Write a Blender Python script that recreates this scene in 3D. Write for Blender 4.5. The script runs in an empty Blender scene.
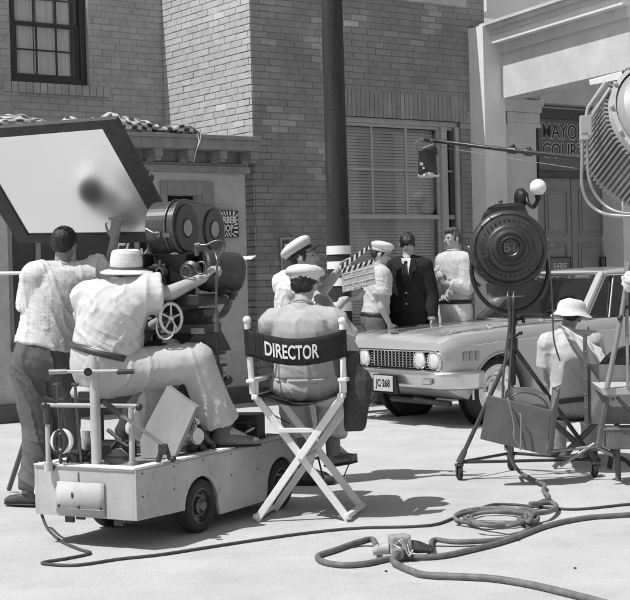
import bpy, math, random
from mathutils import Vector as V, Matrix, noise
random.seed(7)
PI = math.pi
sc = bpy.context.scene
COL = sc.collection
# ------------------------------------------------------------------ camera
F = 1450.0; CAMH = 1.5
pt = math.radians(0.87); rl = 0.026
Fw = V((0, math.cos(pt), -math.sin(pt)))
R0 = V((1, 0, 0)); U0 = V((0, math.sin(pt), math.cos(pt)))
Rt = R0*math.cos(rl) - U0*math.sin(rl)
Up = R0*math.sin(rl) + U0*math.cos(rl)
CP = V((0, 0, CAMH))
def ray(x, y): return Fw + Rt*((x-315)/F) + Up*((300-y)/F)
def P(x, y, d): return CP + ray(x, y)*d
def G(x, y, z=0.0):
    r = ray(x, y); return CP + r*((z-CAMH)/r.z)
def PL(x, y, p0, n):
    r = ray(x, y); return CP + r*((p0-CP).dot(n)/r.dot(n))
cam = bpy.data.cameras.new('camera'); co = bpy.data.objects.new('camera', cam); COL.objects.link(co)
M = Matrix.Identity(4)
for i in range(3):
    M[i][0] = Rt[i]; M[i][1] = Up[i]; M[i][2] = -Fw[i]; M[i][3] = CP[i]
co.matrix_world = M
cam.sensor_fit = 'HORIZONTAL'; cam.sensor_width = 36; cam.lens = 36*F/630; cam.clip_start = .1; cam.clip_end = 2000
sc.camera = co
sc.render.resolution_x = 1024; sc.render.resolution_y = 975
# ------------------------------------------------------------------ light
SD = V((-.885*.49, -.465*.49, .87)).normalized()      # towards the sun
w = bpy.data.worlds.new("World"); sc.world = w; w.use_nodes = True
nt = w.node_tree; nt.nodes.clear()
sky = nt.nodes.new('ShaderNodeTexSky'); sky.sky_type = 'NISHITA'; sky.sun_disc = False
sky.sun_elevation = math.asin(SD.z); sky.sun_rotation = math.atan2(SD.x, SD.y)
bw = nt.nodes.new('ShaderNodeRGBToBW'); bg = nt.nodes.new('ShaderNodeBackground'); wo = nt.nodes.new('ShaderNodeOutputWorld')
nt.links.new(sky.outputs[0], bw.inputs[0]); nt.links.new(bw.outputs[0], bg.inputs[0]); nt.links.new(bg.outputs[0], wo.inputs[0])
bg.inputs[1].default_value = 0.14
sl = bpy.data.lights.new('sun', 'SUN'); sl.energy = 4.8; sl.angle = math.radians(.5)
so = bpy.data.objects.new('sun', sl); COL.objects.link(so)
so.rotation_euler = SD.to_track_quat('Z', 'Y').to_euler(); so.location = (-5, 0, 12)
sc.view_settings.view_transform = 'Standard'; sc.view_settings.look = 'None'
sc.view_settings.exposure = 0.0; sc.view_settings.gamma = 1.0
# ------------------------------------------------------------------ materials (a black-and-white world)
MC = {}
def mat(name, v, rough=.7, metal=0., ns=6., na=.12, bump=0., bs=40., spots=0., spec=.4, tone=False, trans=0., weave=0., streak=0.):
    if name in MC: return MC[name]
    m = bpy.data.materials.new(name); m.use_nodes = True; t = m.node_tree; N = t.nodes; L = t.links
    b = N['Principled BSDF']; b.inputs['Roughness'].default_value = rough; b.inputs['Metallic'].default_value = metal
    b.inputs['Specular IOR Level'].default_value = spec
    tc = N.new('ShaderNodeTexCoord')
    n1 = N.new('ShaderNodeTexNoise'); n1.inputs['Scale'].default_value = ns; n1.inputs['Detail'].default_value = 8; n1.inputs['Roughness'].default_value = .65
    if streak:
        mp = N.new('ShaderNodeMapping'); mp.inputs['Scale'].default_value = (1, 1, streak); L.new(tc.outputs['Object'], mp.inputs[0]); L.new(mp.outputs[0], n1.inputs['Vector'])
    else: L.new(tc.outputs['Object'], n1.inputs['Vector'])
    mr = N.new('ShaderNodeMapRange'); mr.inputs[1].default_value = .3; mr.inputs[2].default_value = .7
    mr.inputs[3].default_value = v*(1-na); mr.inputs[4].default_value = v*(1+na); L.new(n1.outputs[0], mr.inputs[0])
    out = mr.outputs[0]
    if tone:
        at = N.new('ShaderNodeAttribute'); at.attribute_name = 'tone'
        mm = N.new('ShaderNodeMath'); mm.operation = 'MULTIPLY'; L.new(out, mm.inputs[0]); L.new(at.outputs['Fac'], mm.inputs[1]); out = mm.outputs[0]
    if spots:
        n2 = N.new('ShaderNodeTexNoise'); n2.inputs['Scale'].default_value = ns*5; n2.inputs['Detail'].default_value = 5; L.new(tc.outputs['Object'], n2.inputs['Vector'])
        r2 = N.new('ShaderNodeMapRange'); r2.inputs[1].default_value = .60; r2.inputs[2].default_value = .68; r2.inputs[3].default_value = 1; r2.inputs[4].default_value = 1-spots; L.new(n2.outputs[0], r2.inputs[0])
        mm = N.new('ShaderNodeMath'); mm.operation = 'MULTIPLY'; L.new(out, mm.inputs[0]); L.new(r2.outputs[0], mm.inputs[1]); out = mm.outputs[0]
    L.new(out, b.inputs['Base Color'])
    if bump:
        n3 = N.new('ShaderNodeTexNoise'); n3.inputs['Scale'].default_value = bs; n3.inputs['Detail'].default_value = 6; L.new(tc.outputs['Object'], n3.inputs['Vector'])
        bp = N.new('ShaderNodeBump'); bp.inputs['Strength'].default_value = 1; bp.inputs['Distance'].default_value = bump
        L.new(n3.outputs[0], bp.inputs['Height']); L.new(bp.outputs[0], b.inputs['Normal'])
    if trans: b.inputs['Transmission Weight'].default_value = trans
    MC[name] = m; return m
def pattern_mat(name, base, dark, scale, radius, wob=.3):
    """cloth with small dark printed dots / blossoms"""
    m = bpy.data.materials.new(name); m.use_nodes = True; t = m.node_tree; N = t.nodes; L = t.links
    b = N['Principled BSDF']; b.inputs['Roughness'].default_value = .85; b.inputs['Specular IOR Level'].default_value = .2
    tc = N.new('ShaderNodeTexCoord'); vo = N.new('ShaderNodeTexVoronoi'); vo.inputs['Scale'].default_value = scale; vo.inputs['Randomness'].default_value = wob
    L.new(tc.outputs['Object'], vo.inputs['Vector'])
    r = N.new('ShaderNodeMapRange'); r.inputs[1].default_value = radius; r.inputs[2].default_value = radius*1.35; r.inputs[3].default_value = dark; r.inputs[4].default_value = base
    L.new(vo.outputs['Distance'], r.inputs[0]); L.new(r.outputs[0], b.inputs['Base Color'])
    n3 = N.new('ShaderNodeTexNoise'); n3.inputs['Scale'].default_value = 25; L.new(tc.outputs['Object'], n3.inputs['Vector'])
    bp = N.new('ShaderNodeBump'); bp.inputs['Distance'].default_value = .002; L.new(n3.outputs[0], bp.inputs['Height']); L.new(bp.outputs[0], b.inputs['Normal'])
    return m
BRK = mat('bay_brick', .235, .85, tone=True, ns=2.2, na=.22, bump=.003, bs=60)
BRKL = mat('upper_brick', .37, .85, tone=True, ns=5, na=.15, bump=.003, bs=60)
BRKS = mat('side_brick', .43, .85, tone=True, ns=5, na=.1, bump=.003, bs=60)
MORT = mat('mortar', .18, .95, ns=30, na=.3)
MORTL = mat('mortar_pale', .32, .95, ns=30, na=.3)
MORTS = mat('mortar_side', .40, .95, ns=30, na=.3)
GROUND = mat('pale_ground', .44, .95, ns=1.6, na=.13, bump=.006, bs=45, spots=.07)
KERB = mat('kerb_concrete', .3, .9, ns=5, na=.15, bump=.003)
STUCCO = mat('stucco', .42, .9, ns=4, na=.18, bump=.004, bs=70)
STUCCOD = mat('stucco_dark', .11, .9, ns=4, na=.25, bump=.004, bs=50)
TRIM = mat('trim_paint', .22, .6, ns=8, na=.2, streak=.3)
TRIMD = mat('dark_trim', .07, .6, ns=8, na=.2)
FRAMEW = mat('window_paint', .36, .5, ns=8, na=.1)
FRAMEB = mat('sash_dark', .035, .5)
COURT = mat('court_plaster', .52, .85, ns=2.5, na=.13, bump=.003, bs=40)
COURTL = mat('court_white', .66, .8, ns=2.5, na=.08, bump=.002)
DOORM = mat('door_paint', .24, .55, ns=4, na=.1)
SIGND = mat('sign_ground', .14, .6)
SIGNW = mat('sign_white', .7, .6, na=.05)
LETK = mat('letter_black', .02, .5)
BLIND = mat('blind_slat', .55, .5, na=.1)
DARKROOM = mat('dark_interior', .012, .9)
CURT = mat('curtain_cloth', .75, .9, ns=40, na=.1, streak=.1)
GLASS = mat('window_glass', .02, .08, na=.1, spec=.5)
SILK = bpy.data.materials.new('clear_glass'); SILK.use_nodes = True
_t = SILK.node_tree; _t.nodes.clear(); _a = _t.nodes.new('ShaderNodeBsdfTransparent'); _g = _t.nodes.new('ShaderNodeBsdfGlossy'); _g.inputs['Roughness'].default_value = .03
_l = _t.nodes.new('ShaderNodeLayerWeight'); _p = _t.nodes.new('ShaderNodeMath'); _p.operation = 'POWER'; _p.inputs[1].default_value = 4.; _t.links.new(_l.outputs['Facing'], _p.inputs[0]); _f = _t.nodes.new('ShaderNodeMath'); _f.operation = 'MULTIPLY_ADD'; _f.inputs[1].default_value = .7; _f.inputs[2].default_value = .035; _t.links.new(_p.outputs[0], _f.inputs[0]); _m = _t.nodes.new('ShaderNodeMixShader'); _o = _t.nodes.new('ShaderNodeOutputMaterial')
_a.inputs[0].default_value = (.93, .93, .93, 1)
_t.links.new(_f.outputs[0], _m.inputs[0]); _t.links.new(_a.outputs[0], _m.inputs[1]); _t.links.new(_g.outputs[0], _m.inputs[2]); _t.links.new(_m.outputs[0], _o.inputs[0])
POLEM = mat('pole_wood', .026, .8, ns=9, na=.7, bump=.006, bs=30, streak=.08)
WPAINT = mat('white_paint', .72, .55, ns=7, na=.08, spots=.12)
WPAINT2 = mat('dolly_paint', .40, .55, ns=2.4, na=.22, spots=.16, bump=.001)
WOODG = mat('grey_plywood', .22, .75, ns=6, na=.2, bump=.002, streak=.2)
WOODD = mat('dark_wood', .12, .7, ns=6, na=.25)
IRON = mat('black_iron', .035, .42, .1, ns=12, na=.4, spec=.6, bump=.001, bs=90)
IRONG = mat('gunmetal', .13, .38, .7, ns=12, na=.25)
BLACK = mat('black_crackle', .018, .4, ns=20, na=.3, spec=.5)
RUB = mat('tyre_rubber', .03, .8, ns=12, na=.3)
CHROME = mat('chrome', .75, .14, 1., na=.05)
ALU = mat('aluminium', .55, .4, .9, ns=10, na=.15)
GREYM = mat('grey_metal', .3, .45, .5, ns=10, na=.2)
CARP = mat('car_paint', .41, .28, .0, ns=2, na=.03, spec=.6)
for mm in (CARP,): mm.node_tree.nodes['Principled BSDF'].inputs['Coat Weight'].default_value = 1.
CABLE = mat('cable_rubber', .14, .6, ns=15, na=.35, bump=.002)
CABLED = mat('cable_dark', .06, .6, ns=15, na=.3)
SKIN = mat('skin', .38, .6, ns=14, na=.1)
SKIND = mat('skin_tanned', .27, .6, ns=14, na=.12)
HAIRD = mat('hair_dark', .02, .45, ns=50, na=.5, bump=.004, bs=160)
HAIRM = mat('hair_brown', .07, .5, ns=50, na=.5, bump=.004, bs=140)
EYE = mat('eye_dark', .03, .3)
WCLOTH = mat('white_cloth', .60, .9, ns=6, na=.05, bump=.0022, bs=34, spec=.2)
WCLOTH2 = mat('cream_cloth', .47, .9, ns=6, na=.06, bump=.0022, bs=34, spec=.2)
GCLOTH = mat('grey_shirt_cloth', .40, .9, ns=6, na=.06, bump=.0022, bs=34, spec=.2)
SUIT = mat('suit_wool', .022, .9, ns=10, na=.2, bump=.004, bs=25, spec=.2)
TROUSG = mat('grey_trousers', .12, .9, ns=8, na=.12, bump=.0022, bs=34, spec=.2)
TROUSD = mat('dark_trousers', .05, .9, ns=8, na=.15, bump=.0022, bs=34, spec=.2)
CANV = mat('black_canvas', .03, .9, ns=30, na=.2, bump=.002, bs=100, spec=.2)
CANVG = mat('charcoal_canvas', .055, .9, ns=30, na=.25, bump=.004, bs=40, spec=.2)
LEATH = mat('shoe_leather', .06, .45, ns=20, na=.2)
DOTS = pattern_mat('dotted_cloth', .60, .42, 38, .20, .08)
FLOW = pattern_mat('blossom_cloth', .56, .46, 15, .24, .95)
# brushed-silver reflector
MIR = bpy.data.materials.new('silver_reflector'); MIR.use_nodes = True
_b = MIR.node_tree.nodes['Principled BSDF']; _b.inputs['Base Color'].default_value = (.85, .85, .85, 1); _b.inputs['Metallic'].default_value = 1; _b.inputs['Roughness'].default_value = .21
CARGLASS = SILK.copy(); CARGLASS.name = 'car_glass'
for _n in CARGLASS.node_tree.nodes:
    if _n.type == 'BSDF_TRANSPARENT': _n.inputs[0].default_value = (.62, .62, .62, 1)
    if _n.type == 'MATH' and _n.operation == 'MULTIPLY_ADD': _n.inputs[2].default_value = .10
# ------------------------------------------------------------------ objects
def world_of(o):
    p = V((0, 0, 0))
    while o is not None: p = p + o.location; o = o.parent
    return p
def tag(o, label=None, cat=None, group=None, kind=None):
    if label: o['label'] = label
    if cat: o['category'] = cat
    if group: o['group'] = group
    if kind: o['kind'] = kind
    return o
def thing(name, loc, label, cat, group=None):
    o = bpy.data.objects.new(name, None); COL.objects.link(o); o.location = loc; o.empty_display_size = .1
    return tag(o, label, cat, group)
class MB:
    def __init__(s): s.v = []; s.f = []; s.s = []; s.t = []
    def add(s, vs, fs, smooth=False, tone=1.):
        k = len(s.v); s.v += [V(p) for p in vs]; s.f += [tuple(i+k for i in f) for f in fs]; s.s += [smooth]*len(fs); s.t += [tone]*len(vs); return s
    def hexa(s, c, tone=1.):   # 8 corners: bottom ring 0-3, top ring 4-7
        return s.add(c, [(3, 2, 1, 0), (4, 5, 6, 7), (0, 1, 5, 4), (1, 2, 6, 5), (2, 3, 7, 6), (3, 0, 4, 7)], False, tone)
    def box(s, c, X, Y, Z, tone=1.):    # centre and three half-extent vectors
        c = V(c); X = V(X); Y = V(Y); Z = V(Z)
        return s.hexa([c-X-Y-Z, c+X-Y-Z, c+X+Y-Z, c-X+Y-Z, c-X-Y+Z, c+X-Y+Z, c+X+Y+Z, c-X+Y+Z], tone)
    def bar(s, A, B, w, h, up=V((0, 0, 1))):
        A = V(A); B = V(B); d = (B-A); L = d.length; d.normalize(); x = d.cross(up)
        if x.length < 1e-4: x = d.cross(V((1, 0, 0)))
        x.normalize(); z = x.cross(d).normalized()
        return s.box((A+B)/2, x*w/2, d*L/2, z*h/2)
    def cyl(s, A, B, r1, r2=None, n=16, caps=True):
        r2 = r1 if r2 is None else r2; A = V(A); B = V(B); d = (B-A).normalized()
        x = d.orthogonal().normalized(); y = d.cross(x)
        r = [[p+(x*math.cos(2*PI*i/n)+y*math.sin(2*PI*i/n))*q for i in range(n)] for p, q in ((A, r1), (B, r2))]
        s.add(r[0]+r[1], [(i, (i+1) % n, n+(i+1) % n, n+i) for i in range(n)], True)
        if caps:
            s.add(r[0], [tuple(range(n))[::-1]]); s.add(r[1], [tuple(range(n))])
        return s
    def tube(s, pts, r, n=10, closed=False, smooth=True):
        pts = [V(p) for p in pts]; k = len(pts); rings = []; x = None
        for i, p in enumerate(pts):
            a = pts[(i-1) % k] if (closed or i) else p; b = pts[(i+1) % k] if (closed or i < k-1) else p
            d = (b-a).normalized()
            if x is None: x = d.orthogonal().normalized()
            x = (x - d*x.dot(d)).normalized(); y = d.cross(x); rr = r(i/(k-1)) if callable(r) else r
            rings += [p+(x*math.cos(2*PI*j/n)+y*math.sin(2*PI*j/n))*rr for j in range(n)]
        fs = []
        for i in range(k if closed else k-1):
            for j in range(n):
                a = i*n+j; b = i*n+(j+1) % n; c = ((i+1) % k)*n+(j+1) % n; d = ((i+1) % k)*n+j; fs.append((a, b, c, d))
        s.add(rings, fs, smooth)
        if not closed: s.add(rings[:n], [tuple(range(n))[::-1]]); s.add(rings[-n:], [tuple(range(n))])
        return s
    def lathe(s, C, ax, prof, n=32, sx=1., sy=1., xd=None, smooth=True, close=True):
        """prof: list of (radius, height along ax)"""
        C = V(C); ax = V(ax).normalized(); x = (V(xd)-ax*V(xd).dot(ax)).normalized() if xd is not None else ax.orthogonal().normalized(); y = ax.cross(x)
        for (r0, h0), (r1, h1) in zip(prof[:-1], prof[1:]):
            a = [C+ax*h0+(x*math.cos(2*PI*i/n)*sx+y*math.sin(2*PI*i/n)*sy)*r0 for i in range(n)]
            b = [C+ax*h1+(x*math.cos(2*PI*i/n)*sx+y*math.sin(2*PI*i/n)*sy)*r1 for i in range(n)]
            s.add(a+b, [(i, (i+1) % n, n+(i+1) % n, n+i) for i in range(n)], smooth)
        return s
    def prism(s, poly, ext):
        poly = [V(p) for p in poly]; n = len(poly); e = V(ext)
        s.add(poly, [tuple(range(n))[::-1]]); s.add([p+e for p in poly], [tuple(range(n))])
        s.add(poly+[p+e for p in poly], [(i, (i+1) % n, n+(i+1) % n, n+i) for i in range(n)])
        return s
    def ell(s, c, X, Y, Z, n=16, m=10):
        c = V(c); X = V(X); Y = V(Y); Z = V(Z); vs = [c-Z]
        for j in range(1, m):
            a = -PI/2+PI*j/m
            vs += [c+Z*math.sin(a)+(X*math.cos(2*PI*i/n)+Y*math.sin(2*PI*i/n))*math.cos(a) for i in range(n)]
        vs.append(c+Z); fs = [(0, 1+(i+1) % n, 1+i) for i in range(n)]
        for j in range(m-2):
            fs += [(1+j*n+i, 1+j*n+(i+1) % n, 1+(j+1)*n+(i+1) % n, 1+(j+1)*n+i) for i in range(n)]
        e = len(vs)-1; fs += [(e, e-n+i, e-n+(i+1) % n) for i in range(n)]
        return s.add(vs, fs, True)
    def sph(s, c, r, n=16, m=10): return s.ell(c, (r, 0, 0), (0, r, 0), (0, 0, r), n, m)
    def cap(s, A, B, ra, rb, flat=False, n=16):
        A = V(A); B = V(B); d = (B-A); L = d.length; d = d.normalized() if L > 1e-6 else V((0, 0, 1))
        x = d.orthogonal().normalized(); y = d.cross(x); prof = [(0.0001, -ra)]
        for k in range(1, 6): a = PI/2*k/5; prof.append((ra*math.sin(a), -ra*math.cos(a)))
        prof.append((rb, L))
        if flat: prof.append((.0001, L))
        else:
            for k in range(1, 6): a = PI/2*k/5; prof.append((max(rb*math.cos(a), .0001), L+rb*math.sin(a)))
        vs = []; fs = []
        for r, h in prof: vs += [A+d*h+(x*math.cos(2*PI*i/n)+y*math.sin(2*PI*i/n))*r for i in range(n)]
        for j in range(len(prof)-1): fs += [(j*n+i, j*n+(i+1) % n, (j+1)*n+(i+1) % n, (j+1)*n+i) for i in range(n)]
        e = (len(prof)-1)*n; fs += [tuple(range(n))[::-1], tuple(range(e, e+n))]
        return s.add(vs, fs, True)
    def loft(s, secs, n=20, capends=True):
        vs = []; fs = []
        for c, X, Y in secs: vs += [V(c)+X*math.cos(2*PI*i/n)+Y*math.sin(2*PI*i/n) for i in range(n)]
        for j in range(len(secs)-1): fs += [(j*n+i, j*n+(i+1) % n, (j+1)*n+(i+1) % n, (j+1)*n+i) for i in range(n)]
        if capends: e = (len(secs)-1)*n; fs += [tuple(range(n))[::-1], tuple(range(e, e+n))]
        return s.add(vs, fs, True)
    def rev(s, C, ax, prof, n=36, sx=1., sy=1.):
        C = V(C); ax = V(ax).normalized(); x = ax.orthogonal().normalized(); y = ax.cross(x)
        return s.loft([(C+ax*h, x*max(r, .0005)*sx, y*max(r, .0005)*sy) for r, h in prof], n, False)
    def grid(s, rows, smooth=True):
        n = len(rows[0]); vs = [p for r in rows for p in r]
        return s.add(vs, [(j*n+i, j*n+i+1, (j+1)*n+i+1, (j+1)*n+i) for j in range(len(rows)-1) for i in range(n-1)], smooth)
    def build(s, name, m, parent=None, loc=None, bevel=0., label=None, cat=None, group=None, kind=None, remesh=0., smooth=0, wrinkle=None, solid=0.):
        base = world_of(parent) if parent is not None else None
        if base is None:
            if loc is None:
                mn = [min(p[i] for p in s.v) for i in range(3)]; mx = [max(p[i] for p in s.v) for i in range(3)]
                loc = V(((mn[0]+mx[0])/2, (mn[1]+mx[1])/2, mn[2]))
            base = V(loc)
        me = bpy.data.meshes.new(name); me.from_pydata([tuple(p-base) for p in s.v], [], s.f)
        me.polygons.foreach_set('use_smooth', s.s)
        if any(t != 1. for t in s.t):
            a = me.attributes.new('tone', 'FLOAT', 'POINT'); a.data.foreach_set('value', s.t)
        elif m in (BRK, BRKL, BRKS):
            a = me.attributes.new('tone', 'FLOAT', 'POINT'); a.data.foreach_set('value', s.t)
        o = bpy.data.objects.new(name, me); COL.objects.link(o)
        if parent is not None: o.parent = parent
        else: o.location = base
        ms = m if isinstance(m, (list, tuple)) else [m]
        for q in ms: me.materials.append(q)
        if remesh:
            md = o.modifiers.new('r', 'REMESH'); md.mode = 'VOXEL'; md.voxel_size = remesh; md.use_smooth_shade = True
            if smooth: ms_ = o.modifiers.new('s', 'SMOOTH'); ms_.factor = .5; ms_.iterations = smooth
            dg = bpy.context.evaluated_depsgraph_get(); dg.update()
            nm = bpy.data.meshes.new_from_object(o.evaluated_get(dg)); o.modifiers.clear(); o.data = nm; bpy.data.meshes.remove(me); me = nm; me.name = name
            for q in range(len(me.materials)): pass
            if not len(me.materials):
                for q in ms: me.materials.append(q)
            if wrinkle:
                amp, scl = wrinkle; ns = [v.normal.copy() for v in me.vertices]; off = V((random.random()*50, random.random()*50, 0))
                for v, nn in zip(me.vertices, ns):
                    p = v.co+off; wv = noise.noise_vector(p*2.2)*.9
                    F_ = scl*.75
                    r1 = 1-abs(noise.noise(V((p.x*F_+p.z*F_*.25, p.y*F_, p.z*F_*.30))+wv)*2.0); r2 = 1-abs(noise.noise(V((p.x*F_*.5, p.y*F_*.5, p.z*F_*1.3+p.x*F_*.8))+wv*1.5)*2.4)
                    q = max(0, r1)**4*.75 + max(0, r2)**6*.45*max(0, .5+noise.noise(p*3.1)*1.6) + noise.noise(p*F_*2.6)*.10
                    v.co += nn*amp*q
            me.polygons.foreach_set('use_smooth', [True]*len(me.polygons))
        if bevel:
            md = o.modifiers.new('bevel', 'BEVEL'); md.width = bevel; md.segments = 2; md.limit_method = 'ANGLE'; md.angle_limit = math.radians(40)
        if solid:
            md = o.modifiers.new('solid', 'SOLIDIFY'); md.thickness = solid; md.offset = 0
        return tag(o, label, cat, group, kind)
def text(name, s, size, origin, xd, yd, m, parent, ext=.001, align='CENTER', sxs=1., shear=0., bold=0., bendfn=None):
    cu = bpy.data.curves.new(name, 'FONT'); cu.body = s; cu.size = size; cu.extrude = ext; cu.align_x = align; cu.align_y = 'CENTER'; cu.shear = shear; cu.offset = bold; cu.resolution_u = 3
    o = bpy.data.objects.new(name, cu); COL.objects.link(o)
    dg = bpy.context.evaluated_depsgraph_get(); dg.update()
    me = bpy.data.meshes.new_from_object(o.evaluated_get(dg)); bpy.data.objects.remove(o); bpy.data.curves.remove(cu)
    xd = V(xd).normalized(); yd = (V(yd)-xd*V(yd).dot(xd)).normalized(); zd = xd.cross(yd); base = world_of(parent)
    for v in me.vertices:
        p = V(origin)+xd*v.co.x*sxs+yd*v.co.y+zd*v.co.z
        if bendfn: p = bendfn(v.co.x*sxs, v.co.y, v.co.z)
        v.co = p-base
    me.materials.clear(); me.materials.append(m)
    ob = bpy.data.objects.new(name, me); COL.objects.link(ob); ob.parent = parent
    return ob
def lin(a, b, t): return a+(b-a)*t
def spline(pts, k=8, closed=False):
    pts = [V(p) for p in pts]; out = []; n = len(pts)
    for i in range(n if closed else n-1):
        g = (lambda j: pts[j % n]) if closed else (lambda j: pts[max(0, min(n-1, j))])
        p0, p1, p2, p3 = g(i-1), g(i), g(i+1), g(i+2)
        for q in range(k):
            t = q/k; out.append(.5*((2*p1)+(p2-p0)*t+(2*p0-5*p1+4*p2-p3)*t*t+(3*p1-p0-3*p2+p3)*t**3))
    if not closed: out.append(pts[-1])
    return out
Z = V((0, 0, 1))
# ------------------------------------------------------------------ ground
g = MB(); g.add([(-300, -100, 0), (300, -100, 0), (300, 400, 0), (-300, 400, 0)], [(0, 1, 2, 3)]); g.build('ground', GROUND, loc=(0, 0, 0), kind='structure')
# building frame
CC = V((-.71, 18.0, 0)); UX = V((.81, .587, 0)).normalized(); VX = V((-UX.y, UX.x, 0))
def onw(x, y, off=0.):      # pixel -> (u, z) on the plane parallel to the front wall
    p = PL(x, y, CC+VX*off, VX); return (p-CC).dot(UX), p.z
def W(u, z, off=0.): return CC+UX*u+VX*off+Z*z
def fbox(mb, x0, y0, x1, y1, off, t, slack=0):
    xm, ym = (x0+x1)/2, (y0+y1)/2
    u0 = onw(x0, ym, off)[0]; u1 = onw(x1, ym, off)[0]; z1 = onw(xm, y0, off)[1]; z0 = onw(xm, y1, off)[1]
    mb.hexa([W(u0, z0, off), W(u1, z0, off), W(u1, z0, off+t), W(u0, z0, off+t), W(u0, z1, off), W(u1, z1, off), W(u1, z1, off+t), W(u0, z1, off+t)])
    return u0, u1, z0, z1
# sidewalk
sw = MB()
k0 = G(340, 409); k1 = k0+V((5.5, 2.6, 0))
sw.prism([W(.15, 0, -.02), V((k0.x-.55, k0.y+.75, 0)), V((k0.x, k0.y, 0)), k1, W(9, 0, -.02), W(9, 0, 6), W(.15, 0, 6)], Z*.15)
sw.build('sidewalk', KERB, kind='structure', bevel=.012)
# ------------------------------------------------------------------ brick walls
CO = .0837; BL = .262
def brick_wall(name, O, u, nrm, width, z0, z1, holes, m, mm, parent, soldier=None):
    """real bricks proud of a mortar panel"""
    O = V(O); u = V(u); n = V(nrm); nm_ = name
    us = sorted({0., width}|{h[0] for h in holes}|{h[1] for h in holes}); zs = sorted({z0, z1}|{h[2] for h in holes}|{h[3] for h in holes})
    pb = MB(); inh = lambda a, b: any(h[0] < a < h[1] and h[2] < b < h[3] for h in holes)
    for i in range(len(us)-1):
        for j in range(len(zs)-1):
            if not inh((us[i]+us[i+1])/2, (zs[j]+zs[j+1])/2) and us[i+1]-us[i] > .001:
                c = O+u*(us[i]+us[i+1])/2+Z*(zs[j]+zs[j+1])/2-n*.12
                pb.box(c, u*(us[i+1]-us[i])/2, n*.12, Z*(zs[j+1]-zs[j])/2)
    wl = pb.build(name, mm, parent)
    b = MB(); r = 0; z = z0; gap = .009
    while z < z1-.02:
        zz = min(z+CO, z1); x = -BL*.5 if r % 2 else 0.
        if r % 6 == 5: x = -BL*.25
        stp = BL
        while x < width:
            a0 = max(x, 0); a1 = min(x+stp, width)
            segs = [(a0, a1)]
            for h in holes:
                if zz-.01 > h[2] and z+.01 < h[3]:
                    ns = []
                    for p, q in segs:
                        if q <= h[0] or p >= h[1]: ns.append((p, q))
                        else:
                            if p < h[0]: ns.append((p, h[0]))
                            if q > h[1]: ns.append((h[1], q))
                    segs = ns
            for p, q in segs:
                if q-p < .03: continue
                j = lambda s: random.uniform(-s, s)
                pr = (.010 if nm_ == 'side_wall' else .0065)+j(.003); e = .003
                c0 = O+u*(p+gap/2+j(e))+Z*(z+gap/2+j(e)); c1 = O+u*(q-gap/2+j(e))+Z*(z+gap/2+j(e))
                c2 = O+u*(q-gap/2+j(e))+Z*(zz-gap/2+j(e)); c3 = O+u*(p+gap/2+j(e))+Z*(zz-gap/2+j(e)); f = n*pr; bk = -n*.004
                s4 = .004; cu = u*s4; cz = Z*s4
                tn = 1+random.gauss(0, .04)
                if random.random() < .025: tn *= 1.2
                tn *= 1+.10*noise.noise(V((p*.9, z*1.3, 3.)))
                if nm_ == 'bay_wall' and noise.noise(V((p*1.6+4, z*1.4, 0)))*1.5+random.random()*.5 > .95: tn *= 1.35
                k = len(b.v)
                b.v += [c0+bk, c1+bk, c2+bk, c3+bk, c0+f*.7, c1+f*.7, c2+f*.7, c3+f*.7, c0+f+cu+cz, c1+f-cu+cz, c2+f-cu-cz, c3+f+cu-cz]
                fs = [(8, 9, 10, 11)]
                for i in range(4): q2 = (i+1) % 4; fs += [(i, q2, 4+q2, 4+i), (4+i, 4+q2, 8+q2, 8+i)]
                b.f += [tuple(i+k for i in ff) for ff in fs]; b.s += [False]*len(fs); b.t += [tn]*12
            x += stp
        z += CO; r += 1
    b.build('brick_facing', m, wl)
    return wl
def header_row(name, p0u, p1u, z0, z1, off, proud, m, parent, wdt=.075):
    b = MB(); n = max(1, round((p1u-p0u)/wdt)); s = (p1u-p0u)/n
    for i in range(n):
        a = p0u+i*s+.004; c = p0u+(i+1)*s-.004; j = random.uniform(-.003, .003); tn = 1+random.gauss(0, .08)
        b.hexa([W(a, z0, off-proud+j), W(c, z0, off-proud+j), W(c, z0, off+.05), W(a, z0, off+.05), W(a, z1, off-proud+j), W(c, z1, off-proud+j), W(c, z1, off+.05), W(a, z1, off+.05)], tn)
    return b.build(name, m, parent, bevel=.003)
BB = thing('brick_building', CC, 'large two-storey painted brick building with a projecting bay behind the striped pole', 'building')
ZT = 5.6
# --- bay front wall
wu0, _ = onw(345, 200); wu1, wz1 = onw(462, 119); wz1 = onw(405, 119)[1]
wz0 = .75; wu0 = onw(338, 200)[0]; wu1 = onw(462, 200)[0]
WIDTH = onw(486, 100)[0]
uz = onw(400, -1)[1]
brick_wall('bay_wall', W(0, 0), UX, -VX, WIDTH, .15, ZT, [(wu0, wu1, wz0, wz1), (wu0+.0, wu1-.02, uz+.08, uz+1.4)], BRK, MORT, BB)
header_row('lintel', wu0-.12, wu1+.12, wz1, wz1+.34, 0, .02, BRK, BB)
# upper window of the bay (only its sill shows in the photograph)
sl_ = MB(); sl_.hexa([W(wu0-.1, uz-.03, -.09), W(wu1+.08, uz-.03, -.09), W(wu1+.08, uz-.03, .05), W(wu0-.1, uz-.03, .05), W(wu0-.1, uz+.08, -.09), W(wu1+.08, uz+.08, -.09), W(wu1+.08, uz+.08, .05), W(wu0-.1, uz+.08, .05)]); 
sl_.build('window_sill', STUCCO, BB, bevel=.01)
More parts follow.
